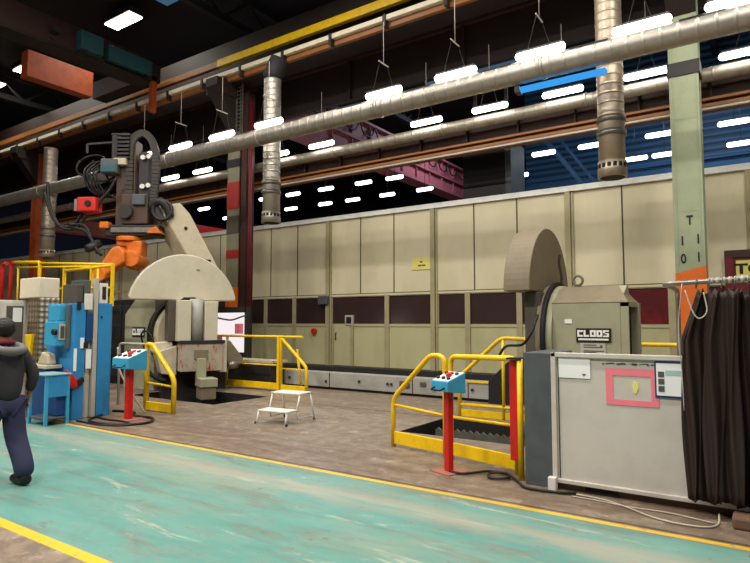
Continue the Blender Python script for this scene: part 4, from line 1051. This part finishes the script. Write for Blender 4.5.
t = thing('workbench', 'low brownish bench with blue front between cabinets and table', 'bench', (-10.6, 5.2, 0))
MB(t.location).box(-10.8, -10.1, 5.05, 5.34, .86, .92).build('bench_top', M['boom'], t, .01); MB(t.location).box(-10.75, -10.15, 5.08, 5.32, .0, .86).build('cupboard', M['blued'], t, .01)
MB(t.location).prism([(-10.6, 5.15, .92), (-10.2, 5.15, .92), (-10.25, 5.15, 1.1), (-10.45, 5.15, 1.14)], (0, .15, 0)).build('cloth_heap', M['boom'], t, .03)

t = thing('service_table', 'blue metal service table with lower shelf beside the walking person', 'table', (-9.9, 4.98, 0))
W = Vector(t.location)
MB(W).box(-10.12, -9.53, 4.78, 5.2, .79, .815).build('table_top', paint('table_gray_blue', '#7fa6ae', .5), t, .006)
for x in (-10.08, -9.57):
    for y in (4.82, 5.16): MB(W).box(x-.022, x+.022, y-.022, y+.022, 0, .79).build('leg', M['bluel'], t)
MB(W).box(-10.1, -9.55, 4.8, 5.18, .1, .125).build('lower_shelf', M['grayd'], t, .004)
MB(W).box(-9.56, -9.545, 4.84, 5.14, .45, .78).build('side_panel', M['blue'], t)
tag(MB().box(-9.98, -9.6, 5.0, 5.16, .128, .5).build('storage_bin', M['blued'], bevel=.02), 'dark blue bin on the lower shelf of the service table', 'bin')
t = thing('fire_glove', 'red and black work glove hanging by the blue cabinet foot', 'glove', (-9.7, 5.36, .6))
W = Vector(t.location)
b = MB(W); b.prism([(-9.8, 5.2, .86), (-9.8, 5.3, .82), (-9.8, 5.42, .68), (-9.8, 5.45, .56), (-9.8, 5.33, .52), (-9.8, 5.25, .66)], (.05, 0, 0)); b.build('cuff', M['red'], t, .02)
b = MB(W); b.prism([(-9.8, 5.4, .66), (-9.8, 5.52, .72), (-9.8, 5.55, .64), (-9.8, 5.43, .54)], (.06, 0, 0)); b.build('palm', M['darker'], t, .02)

# quilted cabinet at the far left
t = thing('machine_cabinet', 'tall quilted metal cabinet with cream top box behind the person', 'cabinet', (-11.8, 5.6, 0))
W = Vector(t.location)
MB(W).box(-11.6, -11.2, 5.44, 5.82, 0, 2.1).build('quilted_body', M['quilt'], t, .01)
MB(W).box(-11.93, -11.2, 5.43, 5.82, 2.1, 2.48).build('cream_top', paint('cream_enamel', '#d8ccb4', .45), t, .02)
MB(W).box(-11.22, -11.21, 5.73, 5.77, 2.3, 2.4).build('dark_vent', M['darker'], t)
t = thing('control_locker', 'gray locker with two dark glazed doors at the left edge', 'cabinet', (-13, 4.9, 0))
W = Vector(t.location)
MB(W).box(-12.6, -11.8, 4.6, 5.55, 0, 2.06).build('body', M['panel'], t, .012)
for y0, y1 in ((4.65, 5.05), (5.1, 5.5)):
    d_ = MB(W).box(-11.8, -11.785, y0, y1, .5, 2.02).build('door', M['panel'], t, .006); MB(W).box(-11.785, -11.775, y0+.05, y1-.05, .7, 1.95).build('dark_pane', M['colgray'], d_)
MB(W).box(-11.775, -11.77, 5.26, 5.42, 1.65, 1.92).build('paper_note', M['paper'], t)
t = tag(MB().prism([(-11.56, 5.38, 1.42), (-11.3, 5.38, 1.42), (-11.36, 5.38, .95), (-11.46, 5.38, .95)], (0, .06, 0)).build('yellow_holder', M['yellow'], bevel=.01), 'yellow tapering holder on the quilted cabinet by the person', 'holder')

# ------------------------------------------------------------------ person
def skin(name, nodes, edges, mat, parent, root=0, sub=2, flip=None):
    me = bpy.data.meshes.new(name); me.from_pydata([n_[0] for n_ in nodes], edges, [])
    o = bpy.data.objects.new(name, me); C.objects.link(o)
    sm = o.modifiers.new('skin', 'SKIN'); sm.use_smooth_shade = True
    for i, n_ in enumerate(nodes):
        r = n_[1]; v = me.skin_vertices[0].data[i]; v.radius = r if isinstance(r, tuple) else (r, r); v.use_root = (i == root)
    ss = o.modifiers.new('sub', 'SUBSURF'); ss.levels = sub; ss.render_levels = sub
    dg = bpy.context.evaluated_depsgraph_get(); m2 = bpy.data.meshes.new_from_object(o.evaluated_get(dg))
    bpy.data.objects.remove(o); m2.materials.clear(); m2.materials.append(mat)
    for p in m2.polygons: p.use_smooth = True; p.material_index = 0
    q = bpy.data.objects.new(name, m2); C.objects.link(q); q.parent = parent; return q
# local frame: +x forward (walking direction), +y his left, z up
hip_z, sh_z = .93, 1.42
J = dict(pel=(0, 0, .95), sp=(0.01, 0, 1.12), ch=(.03, 0, 1.3), nk=(.05, 0, 1.47), hd0=(.07, 0, 1.56), hd1=(.08, 0, 1.66),
         shl=(.03, .17, 1.4), ell=(-.1, .25, 1.14), wrl=(.06, .23, .94), shr=(.03, -.17, 1.4), elr=(-.06, -.26, 1.13), wrr=(.02, -.25, .9),
         hpl=(0, .09, .9), knl=(.22, .1, .5), anl=(.3, .1, .09), hpr=(0, -.09, .9), knr=(-.04, -.1, .5), anr=(-.27, -.1, .13))
pr = thing('person', 'person in charcoal hooded jacket and navy trousers walking away at left', 'person', (-6.6, 2.9, 0), PI); pr.scale = (1, 1, .965)
def nodes(spec): return [(J[k] if isinstance(k, str) else k, r) for k, r in spec]
sp = [('pel', .12), ('sp', .11), ('ch', .12), ('nk', .055), ('hd0', (.075, .08)), ('hd1', (.08, .09)),
      ('shl', .055), ('ell', .04), ('wrl', .028), ('shr', .055), ('elr', .04), ('wrr', .028),
      ('hpl', .08), ('knl', .055), ('anl', .04), ('hpr', .08), ('knr', .055), ('anr', .04)]
ed = [(0, 1), (1, 2), (2, 3), (3, 4), (4, 5), (2, 6), (6, 7), (7, 8), (2, 9), (9, 10), (10, 11), (0, 12), (12, 13), (13, 14), (0, 15), (15, 16), (16, 17)]
nd = nodes(sp); 
# hands: palm and five bent fingers per side, rooted in the wrist
def hand(side, wi, wk):
    w = Vector(J[wk]); base = len(nd)
    nd.append((tuple(w+Vector((.012, 0, -.06))), (.028, .018))); ed.append((wi, base))
    for k in range(4):
        off = (k-1.5)*.019; L = (.07, .085, .08, .062)[k]
        a = len(nd); nd.append((tuple(w+Vector((.012+off, 0, -.1))), .0095)); ed.append((base, a))
        nd.append((tuple(w+Vector((.02+off, side*.012*-1, -.1-L*.5))), .0085)); ed.append((a, a+1))
        nd.append((tuple(w+Vector((.03+off, side*.03*-1, -.1-L*.85))), .007)); ed.append((a+1, a+2))
    a = len(nd); nd.append((tuple(w+Vector((.04, side*-.012, -.07))), .011)); ed.append((base, a))
    nd.append((tuple(w+Vector((.06, side*-.02, -.11))), .009)); ed.append((a, a+1))
hand(1, 8, 'wrl'); hand(-1, 11, 'wrr')
body = skin('body', nd, ed, M['skin'], pr)
# face features (turned away): joined to the body's own mesh as geometry of the head
b = MB(); b.sphere((.17, 0, 1.6), .018, (1.1, .8, 1.4), 8); b.build('nose', M['skin'], body)
for s_ in (-1, 1):
    b = MB(); b.sphere((.05, s_*.085, 1.6), .03, (.7, .35, 1.1), 10); b.build('ear', M['skin'], body)
    b = MB(); b.sphere((.155, s_*.034, 1.63), .012, n=8); b.build('eye', M['white'], body)
b = MB(); b.sphere((.155, 0, 1.55), .02, (.5, 1.2, .35), 8); b.build('mouth', M['collar'], body)
b = MB(); b.sphere((.055, 0, 1.645), .108, (1.06, .93, 1.05), 20)
for i in range(90):
    a = random.uniform(.9, 5.4); e = random.uniform(-.3, 1.5); v = Vector((math.cos(a)*math.cos(e)*1.06, math.sin(a)*math.cos(e)*.93, math.sin(e)*1.05))
    b.sphere(Vector((.055, 0, 1.645))+v*.097, random.uniform(.013, .016), n=6)
for v in [v for v in b.bm.verts if (v.co.x > .12 and v.co.z < 1.68)]: v.co.x = .12-(v.co.x-.12)*.2
b.build('hair', M['hair'], pr)
jk = [((0, 0, .8), (.19, .175)), ('sp', (.165, .15)), ('ch', (.18, .15)), ((.045, 0, 1.43), (.1, .1)), ('shl', .085), ('ell', .066), ((.05, .232, .97), .05), ('shr', .085), ('elr', .066), ((.01, -.25, .94), .05)]
skin('jacket', nodes(jk), [(0, 1), (1, 2), (2, 3), (2, 4), (4, 5), (5, 6), (2, 7), (7, 8), (8, 9)], M['jacket'], pr)
b = MB(); b.tube([(-.05+.11*math.cos(a), .13*math.sin(a), 1.43+.03*math.cos(a*1)) for a in [2*PI*i/20 for i in range(20)]], .045, 10, closed=True); b.build('hood', M['hood'], pr)
b = MB(); b.tube([(.045+.07*math.cos(a), .075*math.sin(a), 1.49) for a in [2*PI*i/18 for i in range(18)]], .026, 8, closed=True); b.build('collar', M['collar'], pr)
tr = [((0, 0, .88), (.13, .125)), ((0, .09, .82), .12), ('knl', .115), ((.3, .1, .1), .1), ((0, -.09, .82), .12), ('knr', .11), ((-.25, -.1, .22), .1), ((-.29, -.1, .07), .1), ((.3, .1, .05), .1)]
skin('trousers', nodes(tr), [(0, 1), (1, 2), (2, 3), (0, 4), (4, 5), (5, 6), (6, 7), (3, 8)], M['trouser'], pr)
def shoe(a, heel, toe_):
    skin('shoe', [(heel, (.07, .07)), (a, (.065, .06)), (toe_, (.06, .05))], [(0, 1), (1, 2)], M['shoe'], pr)
shoe((.34, .1, .055), (.25, .1, .06), (.5, .1, .045)); shoe((-.2, -.1, .06), (-.34, -.1, .07), (-.04, -.1, .05))

# ------------------------------------------------------------------ world, view
w = bpy.data.worlds.new('world'); S.world = w; w.use_nodes = True
w.node_tree.nodes['Background'].inputs[0].default_value = (.85, .9, 1, 1); w.node_tree.nodes['Background'].inputs[1].default_value = .02
vs = S.view_settings
vs.view_transform = 'Standard'; vs.look = 'None'; vs.gamma = 1; vs.exposure = 0.0; vs.use_curve_mapping = False
S.cycles.use_denoising = True
S.cycles.max_bounces = 6
